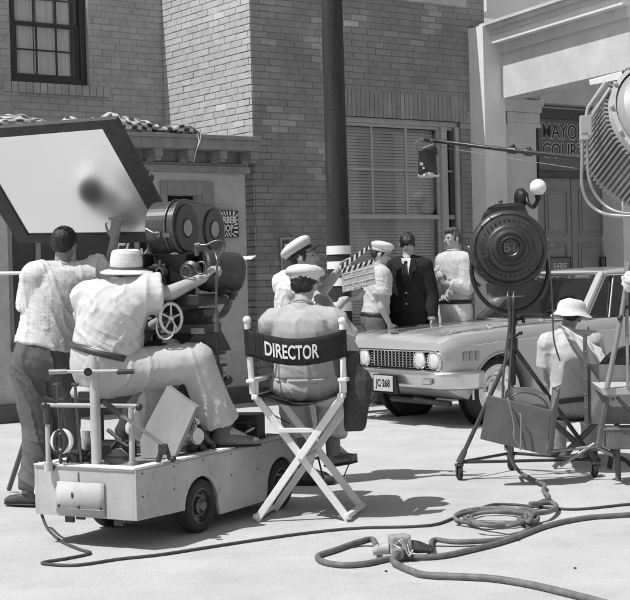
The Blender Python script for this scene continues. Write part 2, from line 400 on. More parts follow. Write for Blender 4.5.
# top cap
tp = MB(); tp.hexa([W(-.05, ZT, -.1), W(WIDTH+.05, ZT, -.1), W(WIDTH+.05, ZT, 3), W(-.05, ZT, 3), W(-.05, ZT+.15, -.1), W(WIDTH+.05, ZT+.15, -.1), W(WIDTH+.05, ZT+.15, 3), W(-.05, ZT+.15, 3)]); tp.build('coping', STUCCO, BB)
# --- side wall (sunlit)
SIDE = 2.2
side_d = (P(169, 60, 19.75)-W(0, 0)).dot(VX); SIDE = side_d
O2 = W(0, 0)+VX*SIDE
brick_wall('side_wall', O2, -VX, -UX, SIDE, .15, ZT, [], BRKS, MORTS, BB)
# --- set-back front wall on the left
uL = onw(-70, 50, SIDE)[0]
ux0 = onw(10, 40, SIDE)[0]; ux1 = onw(88, 40, SIDE)[0]; xz0 = onw(50, 84, SIDE)[1]; xz1 = xz0+1.55
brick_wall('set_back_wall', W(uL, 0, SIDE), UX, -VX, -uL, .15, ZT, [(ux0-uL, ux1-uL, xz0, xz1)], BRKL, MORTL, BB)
header_row('window_sill', ux0-.12, ux1+.28, xz0-.135, xz0, SIDE, .05, BRKL, BB, .1)
# windows
def bars(mb, u0, u1, z0, z1, off, t, w):   # rectangular frame
    for a, b, c, d in ((u0, u1, z0, z0+w), (u0, u1, z1-w, z1), (u0, u0+w, z0+w, z1-w), (u1-w, u1, z0+w, z1-w)):
        mb.hexa([W(a, c, off), W(b, c, off), W(b, c, off+t), W(a, c, off+t), W(a, d, off), W(b, d, off), W(b, d, off+t), W(a, d, off+t)])
def wbox(mb, u0, u1, z0, z1, off, t): mb.hexa([W(u0, z0, off), W(u1, z0, off), W(u1, z0, off+t), W(u0, z0, off+t), W(u0, z1, off), W(u1, z1, off), W(u1, z1, off+t), W(u0, z1, off+t)])
def curtains(name, u0, u1, z0, z1, off, m, parent, step=.05):
    n = int((u1-u0)/.012); rows = []
    for z in (z0, z1): rows.append([W(u0+(u1-u0)*i/n, z, off+.018*math.sin(i*.9+math.sin(i*.23)*2)) for i in range(n+1)])
    b = MB(); b.grid(rows); b.build(name, m, parent)
wn = MB(); bars(wn, ux0, ux1, xz0, xz1, SIDE+.06, .09, .085); win = wn.build('window', FRAMEB, BB, bevel=.004)
f = MB(); bars(f, ux0+.085, ux1-.085, xz0+.085, xz0+.80, SIDE+.09, .035, .045); bars(f, ux0+.085, ux1-.085, xz0+.75, xz1-.085, SIDE+.125, .035, .045)
for k in (1, 2):
    a = lin(ux0+.13, ux1-.13, k/3); wbox(f, a-.011, a+.011, xz0+.13, xz0+.755, SIDE+.095, .02); wbox(f, a-.011, a+.011, xz0+.80, xz1-.13, SIDE+.13, .02)
wbox(f, ux0+.13, ux1-.13, xz0+.43, xz0+.452, SIDE+.095, .02); wbox(f, ux0+.13, ux1-.13, xz0+1.1, xz0+1.122, SIDE+.13, .02)
f.build('sash', FRAMEB, win)
gl = MB(); wbox(gl, ux0+.1, ux1-.1, xz0+.1, xz1-.1, SIDE+.105, .004); gl.build('pane', SILK, win)
mdl = lin(ux0, ux1, .5)
for a, b_ in ((ux0+.08, lin(ux0, ux1, .36)), (lin(ux0, ux1, .38), lin(ux0, ux1, .66)), (lin(ux0, ux1, .68), ux1-.17)):
    curtains('curtain', a, b_, xz0+.14, xz1-.1, SIDE+.19, CURT, win)
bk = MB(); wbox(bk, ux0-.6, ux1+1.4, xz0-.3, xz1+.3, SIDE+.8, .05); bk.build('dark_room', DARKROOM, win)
# bay window with venetian blinds
bwn = MB(); bars(bwn, wu0, wu1, wz0, wz1, .05, .12, .07); w2 = bwn.build('window', FRAMEW, BB, bevel=.006)
mu = onw(443, 200, .1)[0]; mu2 = onw(457, 200, .1)[0]
f = MB(); wbox(f, mu-.05, mu+.05, wz0+.07, wz1-.07, .04, .12); wbox(f, mu2-.0, wu1-.07, wz0+.07, wz1-.07, .02, .13)
for a, b_ in ((wu0+.07, mu-.05), (mu+.05, mu2)):
    bars(f, a, b_, wz0+.07, wz1-.07, .09, .05, .04)
    zm = onw(400, 217, .1)[1]; wbox(f, a+.04, b_-.04, zm-.03, zm+.03, .08, .05)
    if b_-a > .5:
        for k in (1, 2): c = lin(a, b_, k/3); wbox(f, c-.014, c+.014, zm, wz1-.1, .095, .03)
    zh = onw(400, 170, .1)[1]; wbox(f, a+.04, b_-.04, zh-.013, zh+.013, .095, .03)
f.build('sash', FRAMEW, w2, bevel=.004)
bl = MB(); z = wz0+.1
while z < wz1-.1:
    for a, b_ in ((wu0+.1, mu-.07),):
        bl.hexa([W(a, z-.006, .21), W(b_, z-.006, .21), W(b_, z+.031, .232), W(a, z+.031, .232), W(a, z-.004, .21), W(b_, z-.004, .21), W(b_, z+.033, .232), W(a, z+.033, .232)])
    z += .042
bl.build('venetian_blind', BLIND, w2)
gl = MB(); wbox(gl, wu0+.09, mu2, wz0+.1, wz1-.1, .115, .004); gl.build('pane', SILK, w2)
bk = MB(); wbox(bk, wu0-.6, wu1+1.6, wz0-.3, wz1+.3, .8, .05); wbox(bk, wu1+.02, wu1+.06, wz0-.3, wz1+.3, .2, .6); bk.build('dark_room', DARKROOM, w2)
# ------------------------------------------------------------------ barber shop front
SO = -.12
SH = thing('barber_shop_front', W(onw(60, 390)[0], 0, SO), 'single-storey stucco shop front with dentilled cornice left of the brick bay', 'building')
uR = onw(248, 300, SO)[0]; uLL = onw(-80, 300, SO)[0]
ztop = onw(190, 134, SO-.33)[1]
dz1 = onw(180, 178, SO)[1]
wy = onw(100, 182, SO)[1]
# stucco wall with the shop window and door openings
du0 = onw(168, 250, SO)[0]; du1 = onw(203, 250, SO)[0]; dz = onw(185, 195, SO)[1]
su0 = onw(8, 250, SO)[0]; su1 = onw(154, 250, SO)[0]; sz0 = onw(20, 346, SO)[1]; sz1 = onw(80, 196, SO)[1]
st = MB()
wbox(st, uLL, uR, max(dz, sz1), ztop-.02, SO, .3)
wbox(st, su1, du0, .02, max(dz, sz1), SO, .3); wbox(st, du1, uR, .02, max(dz, sz1), SO, .3)
wbox(st, uLL, su0, .02, max(dz, sz1), SO, .3); wbox(st, su0, su1, .02, sz0, SO+.002, .28)
st.build('stucco_wall', STUCCO, SH)
pl = MB(); wbox(pl, uLL, du0-.02, .0, .20, SO-.06, .07); wbox(pl, du1+.02, uR+.01, .0, .20, SO-.06, .07); pl.build('plinth', STUCCOD, SH, bevel=.01)
pn = MB()
for k in range(4):
    a = lin(su0+.05, su1-.05, k/4); b_ = lin(su0+.05, su1-.05, (k+1)/4)-.1
    bars(pn, a, b_, .30, sz0-.12, SO-.022, .025, .05)
wbox(pn, su0, su1, sz0-.06, sz0, SO-.08, .09); pn.build('stall_riser', STUCCOD, SH, bevel=.004)
df = MB()
for a, b_, c, d in ((du0-.09, du0, .2, dz+.16), (du1, du1+.16, .2, dz+.16), (du0, du1, dz, dz+.16)): wbox(df, a, b_, c, d, SO-.03, .05)
dfo = df.build('door_frame', TRIM, SH, bevel=.006)
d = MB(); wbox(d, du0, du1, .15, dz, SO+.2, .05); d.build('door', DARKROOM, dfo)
wf = MB(); bars(wf, su0, su1, sz0, sz1, SO+.02, .08, .06)
for xx in (41, 76, 140): a = onw(xx, 300, SO)[0]; wbox(wf, a-.03, a+.03, sz0+.06, sz1-.06, SO+.03, .06)
zt_ = onw(20, 272, SO)[1]; wfo = wf.build('shop_window', TRIM, SH, bevel=.004)
gg = MB(); wbox(gg, su0+.05, su1-.05, sz0+.05, sz1-.05, SO+.06, .01); gg.build('pane', GLASS, wfo)
o_ = onw(140, 252, SO+.055); text('script_lettering', "Floyd's", .27, W(o_[0], o_[1], SO+.055), UX, Z, SIGNW, wfo, .001, shear=.35, bold=.002)
# cornice
cn = MB(); uC = onw(262, 140, SO-.33)[0]-.02
wbox(cn, uLL, uC, ztop-.05, ztop, SO-.36, .5); wbox(cn, uLL, uC-.02, ztop-.17, ztop-.05, SO-.33, .40)
cz = onw(190, 166, SO)[1]; wbox(cn, uLL, uR+.02, cz-.08, cz, SO-.10, .12); wbox(cn, uLL, uR+.01, cz, cz+.035, SO-.07, .08)
wbox(cn, uLL, uR, cz+.035, ztop-.17, SO-.01, .02)
cno = cn.build('cornice', TRIM, SH, bevel=.006)
u = onw(250, 150, SO-.2)[0]
while u > uLL:
    c = MB(); wbox(c, u-.05, u+.05, ztop-.27, ztop-.17, SO-.30, .29); wbox(c, u-.035, u+.035, ztop-.31, ztop-.27, SO-.28, .06); wbox(c, u-.045, u+.045, cz+.035, ztop-.27, SO-.09, .08)
    c.build('bracket', TRIM, cno, bevel=.005); u -= .44
rf = MB(); wbox(rf, uLL, -.02, ztop-.09, ztop-.02, SO+.0, SIDE+.11-SO-.13); rf.build('roof', STUCCOD, SH)
# striped sign
sg = MB(); a0, a1, b0, b1 = fbox(sg, 213, 210.5, 238.5, 237.5, SO-.10, .02); bs_ = sg.build('barber_sign', LETK, None, bevel=.002, label='small black and white barber shop sign with radiating stripes on the stucco wall', cat='sign')
uc, zc = (a0+a1)/2, (b0+b1)/2; hw, hh = (a1-a0)/2, (b1-b0)/2
r = MB()
for k in range(22):
    an = 2*PI*(k+.5)/22; ca, sa = math.cos(an), math.sin(an)
    def clampr(ang, fx):
        c, s = math.cos(ang), math.sin(ang); q = fx*min(hw/max(abs(c), 1e-6), hh/max(abs(s), 1e-6)); return uc+c*q, zc+s*q
    p = [clampr(an-.06, .62), clampr(an+.06, .62), clampr(an+.25, .93), clampr(an+.11, .93)]
    r.prism([W(q[0], q[1], SO-.103) for q in p], VX*.002)
r.build('stripe_rays', SIGNW, bs_)
text('sign_lettering', 'BARBER', .115, W(uc, zc+.045, SO-.104), UX, Z, SIGNW, bs_, .001, sxs=.72, bold=.003)
text('sign_lettering', 'SHOP', .115, W(uc, zc-.055, SO-.104), UX, Z, SIGNW, bs_, .001, sxs=.72, bold=.003)
# quilts on the roof edge
def quilt(x0, x1, y, h, seed, label, group='patchwork quilts laid along the shop roof', off=-.1):
    rnd = random.Random(seed); a = onw(x0, y, SO)[0]; b_ = onw(x1, y, SO)[0]; n = int((b_-a)/.02); rows = []; m = 26
    mb = MB(); k0_ = len(mb.v); fs = []
    for i in range(n+1):
        t = i/n; u_ = a+(b_-a)*t; env = math.sin(PI*min(1, max(0, t)))**.35
        for j in range(m):
            an = 2*PI*j/m; rr = h*env*(.75+.5*noise.noise(V((u_*5+seed, math.cos(an)*1.5, math.sin(an)*1.5)))+.10*noise.noise(V((u_*14, an, seed))))
            mb.v.append(W(u_, ztop+rr*.55+math.sin(an)*rr*.75, SO+off+.28*math.cos(an)*env+.06*noise.noise(V((u_*3, an, 1)))))
            tn = 1.0 if (int(u_/.075+seed)+int(an/(2*PI)*12+u_*.7)) % 2 else .07
            if noise.noise(V((int(u_/.075), int(an/(2*PI)*12), seed*1.7))) > .2: tn = .4
            mb.t.append(tn)
    for i in range(n):
        for j in range(m): fs.append((i*m+j, i*m+(j+1) % m, (i+1)*m+(j+1) % m, (i+1)*m+j))
    mb.f = fs; mb.s = [True]*len(fs)
    return mb.build('quilt', QUI, label=label, cat='quilt', group=group)
QUI = mat('quilt_patches', .5, .95, tone=True, ns=10, na=.1, bump=.01, bs=20)
quilt(-30, 48, 116, .13, 1.0, 'crumpled patchwork quilt on the roof at the far left edge')
quilt(56, 152, 112, .20, 2.3, 'long humped patchwork quilt on the roof behind the reflector')
quilt(142, 191, 116, .12, 5.1, 'rolled patchwork quilt end lying on the cornice beside the sunlit brick wall')
rp = MB()
rp.tube([W(onw(198+q*3, 132, SO-.38)[0], ztop+.01-zz, SO-.37-.01*q) for q, zz in ((0, 0), (.3, .1), (-.6, .22), (-1.4, .34))], .004, 6)
rp.tube([W(onw(201, 132, SO-.38)[0]+dx, ztop+.01-zz, SO-.38) for dx, zz in ((0, 0), (-.02, .1), (-.07, .2))], .004, 6)
rp.build('cord', WPAINT, label='thin pale cord hanging over the shop cornice', cat='cord')
# poster on the bay wall
po = MB(); pa, pb_, pc, pd = fbox(po, 281, 237.5, 306, 300, -.035, .02); poo = po.build('poster', WOODG, label='framed paper notice fixed to the brick wall behind the man in the tilted cap', cat='notice')
q = MB(); bars(q, pa, pb_, pc, pd, -.045, .02, .02); q.build('frame', FRAMEW, poo)
q = MB(); wbox(q, pa+.03, pa+.13, pd-.20, pd-.03, -.038, .002); wbox(q, pb_-.16, pb_-.05, pd-.14, pd-.04, -.038, .002); q.build('dark_picture', TRIMD, poo)
q = MB(); wbox(q, pa+.06, pb_-.04, pd-.13, pd-.08, -.0405, .002); q.build('paper_strip', SIGNW, poo)
# ------------------------------------------------------------------ court house
CT = thing('courthouse', W(onw(560, 300)[0], 0, .2), 'pale plaster courthouse porch with projecting cornice and double doors at the right', 'building')
def cbox(name, x0, y0, x1, y1, off, t, m, bev=.006, parent=CT):
    b = MB(); fbox(b, x0, y0, x1, y1, off, t); return b.build(name, m, parent, bevel=bev)
HB = 395
cbox('corner_pier', 487, 27, 508, HB, -.30, .6, COURTL)
cbox('pilaster', 509, 125, 539, HB, -.20, .5, COURT)
cbox('pilaster', 508, 123, 541, 127, -.215, .5, COURT); cbox('pilaster_capital', 502, 99, 544, 105, -.25, .6, COURT); cbox('pilaster_capital', 505, 105, 542, 112, -.23, .55, COURT); cbox('pilaster_panel', 507.5, 112.5, 540, 123, -.21, .5, COURT)
cbox('plaster_wall', 540, 76, 760, 110, -.12, .5, COURT)
cbox('plaster_wall', 486, 62, 560, 98, -.10, .5, COURT)
# door wall
cbox('door_head', 539, 110, 610, 120, .0, .3, TRIMD)
cbox('transom_sign_panel', 539, 119, 610, 172, .06, .2, SIGND)
cbox('transom_bar', 539, 172, 610, 178, .0, .25, TRIMD)
cbox('wall_beside_door', 624, 110, 660, HB, -.3, .8, COURTL)
cbox('wall_beside_door', 646, 110, 800, HB, -.1, .6, COURT)
cbox('upper_wall', 486, -60, 800, 30, .5, .4, COURTL)
for (x0, x1) in ((539.5, 572.5), (573.5, 607)):
    b = MB(); e = fbox(b, x0, 178, x1, HB, .12, .06); dr = b.build('door', DOORM, CT, bevel=.004)
    b = MB()
    for y0, y1 in ((190, 235), (243, 300), (306, 360)):
        A = fbox(MB(), x0+5, y0, x1-5, y1, .12, .06); bars(b, A[0], A[1], A[2], A[3], .100, .022, .025); wbox(b, A[0]+.07, A[1]-.07, A[2]+.07, A[3]-.07, .108, .014)
    b.build('door_panel', DOORM, dr, bevel=.004)
s0 = onw(573, 133, .055); uM = onw(541.5, 133, .055)[0]; text('sign_lettering', "MAYOR'S", .30, W(uM, s0[1]+.00, .054), UX, Z, SIGNW, CT, .001, sxs=.85, bold=.013, align='LEFT')
text('sign_lettering', "MAYOR'S", .30, W(uM, s0[1]+.00, .050), UX, Z, LETK, CT, .001, sxs=.85, bold=.003, align='LEFT')
s0 = onw(573, 152, .055); text('sign_lettering', "COURT", .30, W(uM, s0[1], .054), UX, Z, SIGNW, CT, .001, sxs=.85, bold=.013, align='LEFT')
text('sign_lettering', "COURT", .30, W(uM, s0[1], .050), UX, Z, LETK, CT, .001, sxs=.85, bold=.003, align='LEFT')
for (x0, x1, wd, lb) in ((549, 571, 'SHERIFF', 'small dark sheriff sign with white letters on the left courthouse door'), (601, 623, 'OFFICE', 'small dark sign with white letters on the right courthouse door')):
    b = MB(); e = fbox(b, x0, 257, x1 if x0 < 600 else 606, 283, .06, .02); so_ = b.build('door_sign', SIGND, label=lb, cat='sign', bevel=.002)
    b = MB(); bars(b, e[0], e[1], e[2], e[3], .052, .02, .015); b.build('frame', LETK, so_)
    if wd == 'SHERIFF': text('sign_lettering', wd, .15, W((e[0]+e[1])/2, e[2]+.235, .057), UX, Z, SIGNW, so_, .001, sxs=.55)
# projecting entablature
EA = P(483, 26, 20.1); EB = P(622, -9, 17.2); EB.z = EA.z
ed = (EB-EA); ed.z = 0; L_ = ed.length; ed.normalize(); en = V((ed.y, -ed.x, 0))  # en: towards left / camera side
if en.x > 0: en = -en
fd = -en                      # the front face runs this way
def ent(name, zt, zb, outw, m):
    b = MB(); a = EA-ed*.0+en*outw; c = EB+en*outw+ed*outw*.6; dd = c+fd*6; b.prism([V((q.x, q.y, EA.z+zb)) for q in (a, c, dd, dd-ed*L_*.3, c-ed*.35+fd*.35, a+fd*.35)], Z*(zt-zb)); return b.build(name, m, CT, bevel=.008)
ent('cornice', .0, -.04, .12, COURT); ent('cornice', -.04, -.10, .08, COURT); ent('cornice', -.10, -.17, .03, COURT); ent('cornice', -.17, -.28, .0, COURTL)
ent('architrave', -.28, -.41, -.12, COURT); ent('frieze', -.41, -1.02, -.17, COURT)
b = MB(); b.prism([V((q.x, q.y, EA.z)) for q in (EA+fd*.1, EB+fd*.1, EB+fd*6, EA+fd*6)], Z*.05); b.build('porch_roof', COURT, CT)
b = MB(); pq = EB+fd*1.6-ed*.2; b.box(V((pq.x, pq.y, (EA.z-1.1)/2)), ed*.22, fd*.22, Z*(EA.z-1.1)/2); b.build('porch_column', COURTL, CT)
# wall lamp with globe
gc = P(538, 187.5, 19.3)
LA = thing('wall_lamp', gc, 'round white glass globe lamp on a curled iron bracket beside the courthouse door', 'lamp')
b = MB(); b.sph(gc, .112, 24, 16); GLOBE = mat('milk_glass', .85, .25, na=.02); b.build('lamp_globe', GLOBE, LA)
b = MB(); wp = P(525, 198, 19.75); b.cyl(gc-Z*.10, gc-Z*.16, .05, .035); b.tube(spline([gc-Z*.15, gc-Z*.22+V((-.03, .05, 0)), P(533, 207, 19.45), P(528, 203, 19.6), P(526, 194, 19.7), wp+V((0, .1, 0))]), .028, 10); b.build('bracket', BLACK, LA)
b = MB(); b.lathe(P(525, 198, 19.62), VX, [(.0, 0), (.06, 0), (.09, .05), (.09, .12)], 20, 1, 1.5, xd=UX); b.build('wall_plate', BLACK, LA)
# ------------------------------------------------------------------ utility pole
pa_ = G(352, 402, .15)
pb0 = P(349, 245, pa_.y/ray(340, 300).y); dpo = 15.9
base = P(341, 330, dpo); base.z = .15; top = P(330.5, -40, dpo)
ax = (top-base); tz = 6.8; top = base+ax*((tz)/ax.z)
PO = thing('utility_pole', base, 'tall dark wooden utility pole with three painted white bands near its foot', 'pole')
b = MB(); n = 20; rr = []
b.cyl(base, top, .133, .105, 28); b.build('shaft', POLEM, PO)
for (y0, y1) in ((246, 254.5), (261.5, 269), (278, 286), (302, 311)):
    b = MB()
    z0_ = P(341, y1, dpo).z; z1_ = P(341, y0, dpo).z; q0 = base+ax*((z0_-.15)/ax.z); q1 = base+ax*((z1_-.15)/ax.z); b.cyl(q0, q1, .1355, .1345, 28); b.build('painted_band', WPAINT, PO)
# ------------------------------------------------------------------ parked car
Wn = G(501, 424.5)                                   # near front wheel on the ground
CF = V((-.83, -.56, 0)).normalized(); CN = V((-CF.y, CF.x, 0)); CN = V((.56, -.83, 0)).normalized()
OV = .72; HWD = .90; WB = 2.90; CL = 4.95
CO0 = Wn + CF*OV - CN*(HWD-.08)                       # ground point under the middle of the nose
def K(b, y, z): return CO0 - CF*b + CN*y + Z*z       # b metres back from the nose, y to the near side
CAR = thing('parked_car', K(2.4, 0, 0), 'light grey two-door 1960s car with quad headlights parked at the kerb', 'car')
def intp(tab, b):
    for (b0, v0), (b1, v1) in zip(tab[:-1], tab[1:]):
        if b <= b1:
            t = max(0, min(1, (b-b0)/(b1-b0))); return v0+(v1-v0)*t
    return tab[-1][1]
ztab = [(0, .82), (.10, .875), (.3, .905), (.8, .935), (1.8, .975), (2.5, .985), (3.7, .99), (4.6, .94), (4.9, .90), (4.95, .8)]
wtab = [(0, .80), (.06, .845), (.2, .88), (.8, .90), (2.5, .915), (4.2, .90), (4.8, .85), (4.95, .80)]
zbt = [(0, .44), (.3, .26), (.6, .24), (4.3, .24), (4.95, .42)]
def carsec(b):
    zt = intp(ztab, b); hw = intp(wtab, b); zb = intp(zbt, b); hood = 0.
    h = zt
    pr = [(0, h+.035-hood*.0), (.30, h+.030), (.36, h+.018), (.62, h+.016), (hw-.09, h+.022), (hw-.03, h+.008), (hw-.008, h-.04), (hw+.0, h-.10), (hw-.018, h-.16), (hw-.012, h-.26), (hw-.02, h-.40), (hw-.05, zb+.05), (hw-.10, zb), (0, zb)]
    return pr
bs = [0, .04, .10, .2, .4, .7, 1.0, 1.3, 1.55, 2, 2.5, 3, 3.5, 3.9, 4.2, 4.5, 4.75, 4.9, 4.95]
cb = MB(); vs = []; n = None
for b in bs:
    pr = carsec(b); ringp = pr + [(-y, z) for y, z in pr[-2:0:-1]]; n = len(ringp); vs += [K(b, y, z) for y, z in ringp]
fs = [(j*n+i, (j+1)*n+i, (j+1)*n+(i+1) % n, j*n+(i+1) % n) for j in range(len(bs)-1) for i in range(n)]
fs += [tuple(range(n)), tuple(range((len(bs)-1)*n, len(bs)*n))[::-1]]
cb.add(vs, fs, True)
body = cb.build('body', CARP, CAR)
cut = []
for b in (OV, OV+WB):
    for sd in (1, -1):
        c = MB(); c.cyl(K(b, sd*.62, .33), K(b, sd*1.2, .33), .385, .385, 40); cut.append(c.build('cutter', TRIMD, CAR))
gcut = MB(); gcut.box(K(-.02, 0, .665), CF*.10, CN*.765, Z*.098); cut.append(gcut.build('cutter', TRIMD, CAR))
for c in cut:
    m_ = body.modifiers.new('b', 'BOOLEAN'); m_.operation = 'DIFFERENCE'; m_.solver = 'EXACT'; m_.object = c
m_ = body.modifiers.new('e', 'EDGE_SPLIT'); m_.split_angle = math.radians(35)
dg = bpy.context.evaluated_depsgraph_get(); dg.update(); nm = bpy.data.meshes.new_from_object(body.evaluated_get(dg)); body.modifiers.clear(); body.data = nm
for c in cut: bpy.data.objects.remove(c)
body.data.materials.clear(); body.data.materials.append(CARP)
# wheel housings
b = MB()
for bb in (OV, OV+WB):
    for sd in (1, -1): pass
# wheels
for bb in (OV, OV+WB):
    for sd in (1, -1):
        ctr = K(bb, sd*(HWD-.20), .33); axn = CN*sd
        tb = MB(); tb.lathe(ctr, axn, [(.20, -.10), (.30, -.11), (.325, -.09), (.333, -.05), (.333, .05), (.325, .09), (.30, .108), (.262, .113)], 40); wh = tb.build('wheel', RUB, CAR)
        tb = MB(); tb.lathe(ctr, axn, [(.270, .112), (.25, .1155), (.212, .112)], 40); tb.build('whitewall', WPAINT, wh)
        tb = MB(); tb.lathe(ctr, axn, [(.212, .112), (.20, .09), (.165, .07), (.14, .10), (.11, .085), (.06, .10), (.0, .115)], 40)
        for k in range(10): an = 2*PI*k/10; pth = ctr+axn*.075+(CF*math.cos(an)+Z*math.sin(an))*.155; tb.ell(pth, (CF*math.cos(an)+Z*math.sin(an))*.025, axn*.012, (Z*math.cos(an)-CF*math.sin(an))*.012, 8, 6)
        tb.build('hubcap', CHROME, wh)
        tb = MB(); tb.lathe(K(bb, sd*.64, .33), axn, [(.0, -.02), (.384, -.02), (.384, .0)], 32); tb.build('wheel_well', DARKROOM, wh)
# arch lips, near side
for bb in (OV, OV+WB):
    for sd in (1, -1):
        b = MB(); pts = []
        for k in range(25):
            an = math.radians(-8+196*k/24); zz = .33+.392*math.sin(an); x_ = bb-.392*math.cos(an); hw = intp(wtab, x_)-.012 if zz < .75 else intp(wtab, x_)
            pts.append(K(x_, sd*hw, max(zz, .27)))
        b.tube(pts, .012, 8); b.build('arch_lip', CARP, CAR)
# grille
b = MB(); b.box(K(.07, 0, .665), CF*.008, CN*.76, Z*.095); b.build('grille_back', DARKROOM, CAR)
b = MB()
for k in range(7):
    z = .665-.078+.156*k/6
    for a0, a1 in ((-.37, .37),): b.bar(K(.035, a0, z), K(.035, a1, z), .016, .008)
    b.bar(K(.035, .37, z), K(.04, .74, z), .016, .007); b.bar(K(.035, -.37, z), K(.04, -.74, z), .016, .007)
for k in range(-6, 7): b.bar(K(.052, k*.06, .58), K(.052, k*.06, .75), .003, .01)
b.build('grille', CHROME, CAR)
b = MB(); pts = [K(.0, y, z) for y, z in spline([V((0, .558, 0)), V((-.5, .558, 0)), V((-.70, .56, 0)), V((-.775, .60, 0)), V((-.785, .655, 0)), V((-.775, .715, 0)), V((-.70, .752, 0)), V((-.4, .754, 0)), V((0, .754, 0)), V((.4, .754, 0)), V((.70, .752, 0)), V((.775, .715, 0)), V((.785, .655, 0)), V((.775, .60, 0)), V((.70, .56, 0)), V((.5, .558, 0))], 5, True) for y, z in [(0, 0)]] if False else []
ctl = [(0, .558), (-.5, .558), (-.70, .56), (-.775, .60), (-.785, .665), (-.775, .715), (-.70, .752), (-.4, .754), (0, .754), (.4, .754), (.70, .752), (.775, .715), (.785, .665), (.775, .60), (.70, .56), (.5, .558)]
pts = [K(-.004, q.x, q.y) for q in spline([V((y, z, 0)) for y, z in ctl], 5, True)]
b.tube(pts, .013, 8, True); b.build('grille_surround', CHROME, CAR)
for y in (-.68, -.46, .46, .68):
    b = MB(); b.lathe(K(.03, y, .665), CF, [(.094, -.02), (.094, .03), (.088, .040), (.078, .034)], 28); hl = b.build('headlight', CHROME, CAR)
    b = MB(); b.lathe(K(.03, y, .665), CF, [(.079, .030), (.06, .042), (.03, .049), (.0, .051)], 28); b.build('lens', mat('headlamp_glass', .62, .15, .15, na=.05, ns=40, bump=.001, bs=150), hl)
# bumper
b = MB(); prof = [(.0, .555), (.055, .56), (.075, .53), (.06, .50), (.05, .44), (.03, .40), (-.02, .385)]
rows = []
yy = [-.93+1.86*k/40 for k in range(41)]
def bumpx(y):
    a = abs(y); return .06 if a < .7 else .06-.6*(a-.7)**2*2
for o_, z_ in prof:
    r_ = [K(1.0 if False else .62, -.935, z_)]
    r_ = [K(.40, -.945-o_*.2, z_), K(.25, -.94-o_*.3, z_)]+[K(-bumpx(y)-o_+.06+.08*max(0, abs(y)-.8)/.13, y*.995, z_) for y in yy]+[K(.25, .94+o_*.3, z_), K(.40, .945+o_*.2, z_)]
    rows.append(r_)
b.grid(rows); b.build('bumper', CHROME if False else mat('dull_chrome', .62, .28, .85, na=.06, ns=8), CAR, solid=.006)
for sd in (1, -1):
    b = MB(); b.box(K(-.072, sd*.66, .465), CF*.006, CN*.075, Z*.03); tl = b.build('turn_lamp', GREYM, CAR, bevel=.004)
    b = MB(); b.box(K(-.080, sd*.66, .465), CF*.003, CN*.06, Z*.02); b.build('lens', mat('amber_lens', .3, .3), tl)
LPZ = .425
b = MB(); b.box(K(-.125, .02, LPZ-.0), CF*.004, CN*.16, Z*.078); lp = b.build('licence_plate', WPAINT, CAR, bevel=.003)
lp.data.materials.clear(); lp.data.materials.append(mat('plate_paint', .42, .5))
text('plate_number', 'JC\u00b7268', .105, K(-.1305, .02, LPZ), CN, Z, LETK, lp, .001, sxs=.82, bold=.003)
b = MB(); b.prism([K(-.118, q[0], q[1]) for q in ((-.20, LPZ-.10), (.25, LPZ-.10), (.21, LPZ+.085), (-.16, LPZ+.085))], CF*-.03); b.build('plate_recess', DARKROOM, CAR)
# hood details
b = MB(); b.bar(K(.03, -.80, .835), K(.03, .80, .835), .012, .014); b.build('hood_edge_trim', CHROME, CAR)
b = MB(); hz = carsec(.55)[4][1]; b.ell(K(.62, .80, hz+.035), CF*.035, CN*.006, Z*.022); b.cyl(K(.62, .80, hz-.01), K(.62, .80, hz+.03), .006); b.ell(K(.57, .80, hz+.012), CF*.05, CN*.008, Z*.008); b.build('fender_ornament', CHROME, CAR)
b = MB(); b.box(K(.10, -.06, carsec(.1)[0][1]+.006), CF*.006, CN*.07, Z*.006); b.build('hood_badge', CHROME, CAR)
for k in range(3):
    b = MB(); bx_ = .24+.075*k; b.box(K(bx_, intp(wtab, bx_)-.012, .70), CF*.022, CN*.012, Z*.045); b.build('fender_louvre', GREYM, CAR, bevel=.004)
for sd in (1, -1):
    b = MB(); b.tube([K(x_, sd*.655, intp(ztab, x_)+.0165) for x_ in [.06+.15*k for k in range(12)]], .0035, 6); b.build('hood_seam', DARKROOM, CAR)
b = MB(); b.tube([K(x_, 0, intp(ztab, x_)+.036) for x_ in [.08+.15*k for k in range(12)]], .005, 6); b.build('hood_crease', CARP, CAR)
# body side mouldings, door lines
b = MB(); b.tube([K(x_, intp(wtab, x_)-.004, intp(ztab, x_)-.10) for x_ in [.35+.2*k for k in range(22)]], .006, 6); b.build('side_moulding', CHROME, CAR)
b = MB()
for xx in (1.86, 3.0): b.bar(K(xx, HWD+.006, .30), K(xx, HWD+.010, .93), .006, .004)
b.build('door_seam', DARKROOM, CAR)
for sd in (1, -1):
    b = MB(); b.ell(K(2.86, sd*(HWD+.03), .84), CF*.07, CN*.012, Z*.014); b.build('door_handle', CHROME, CAR)
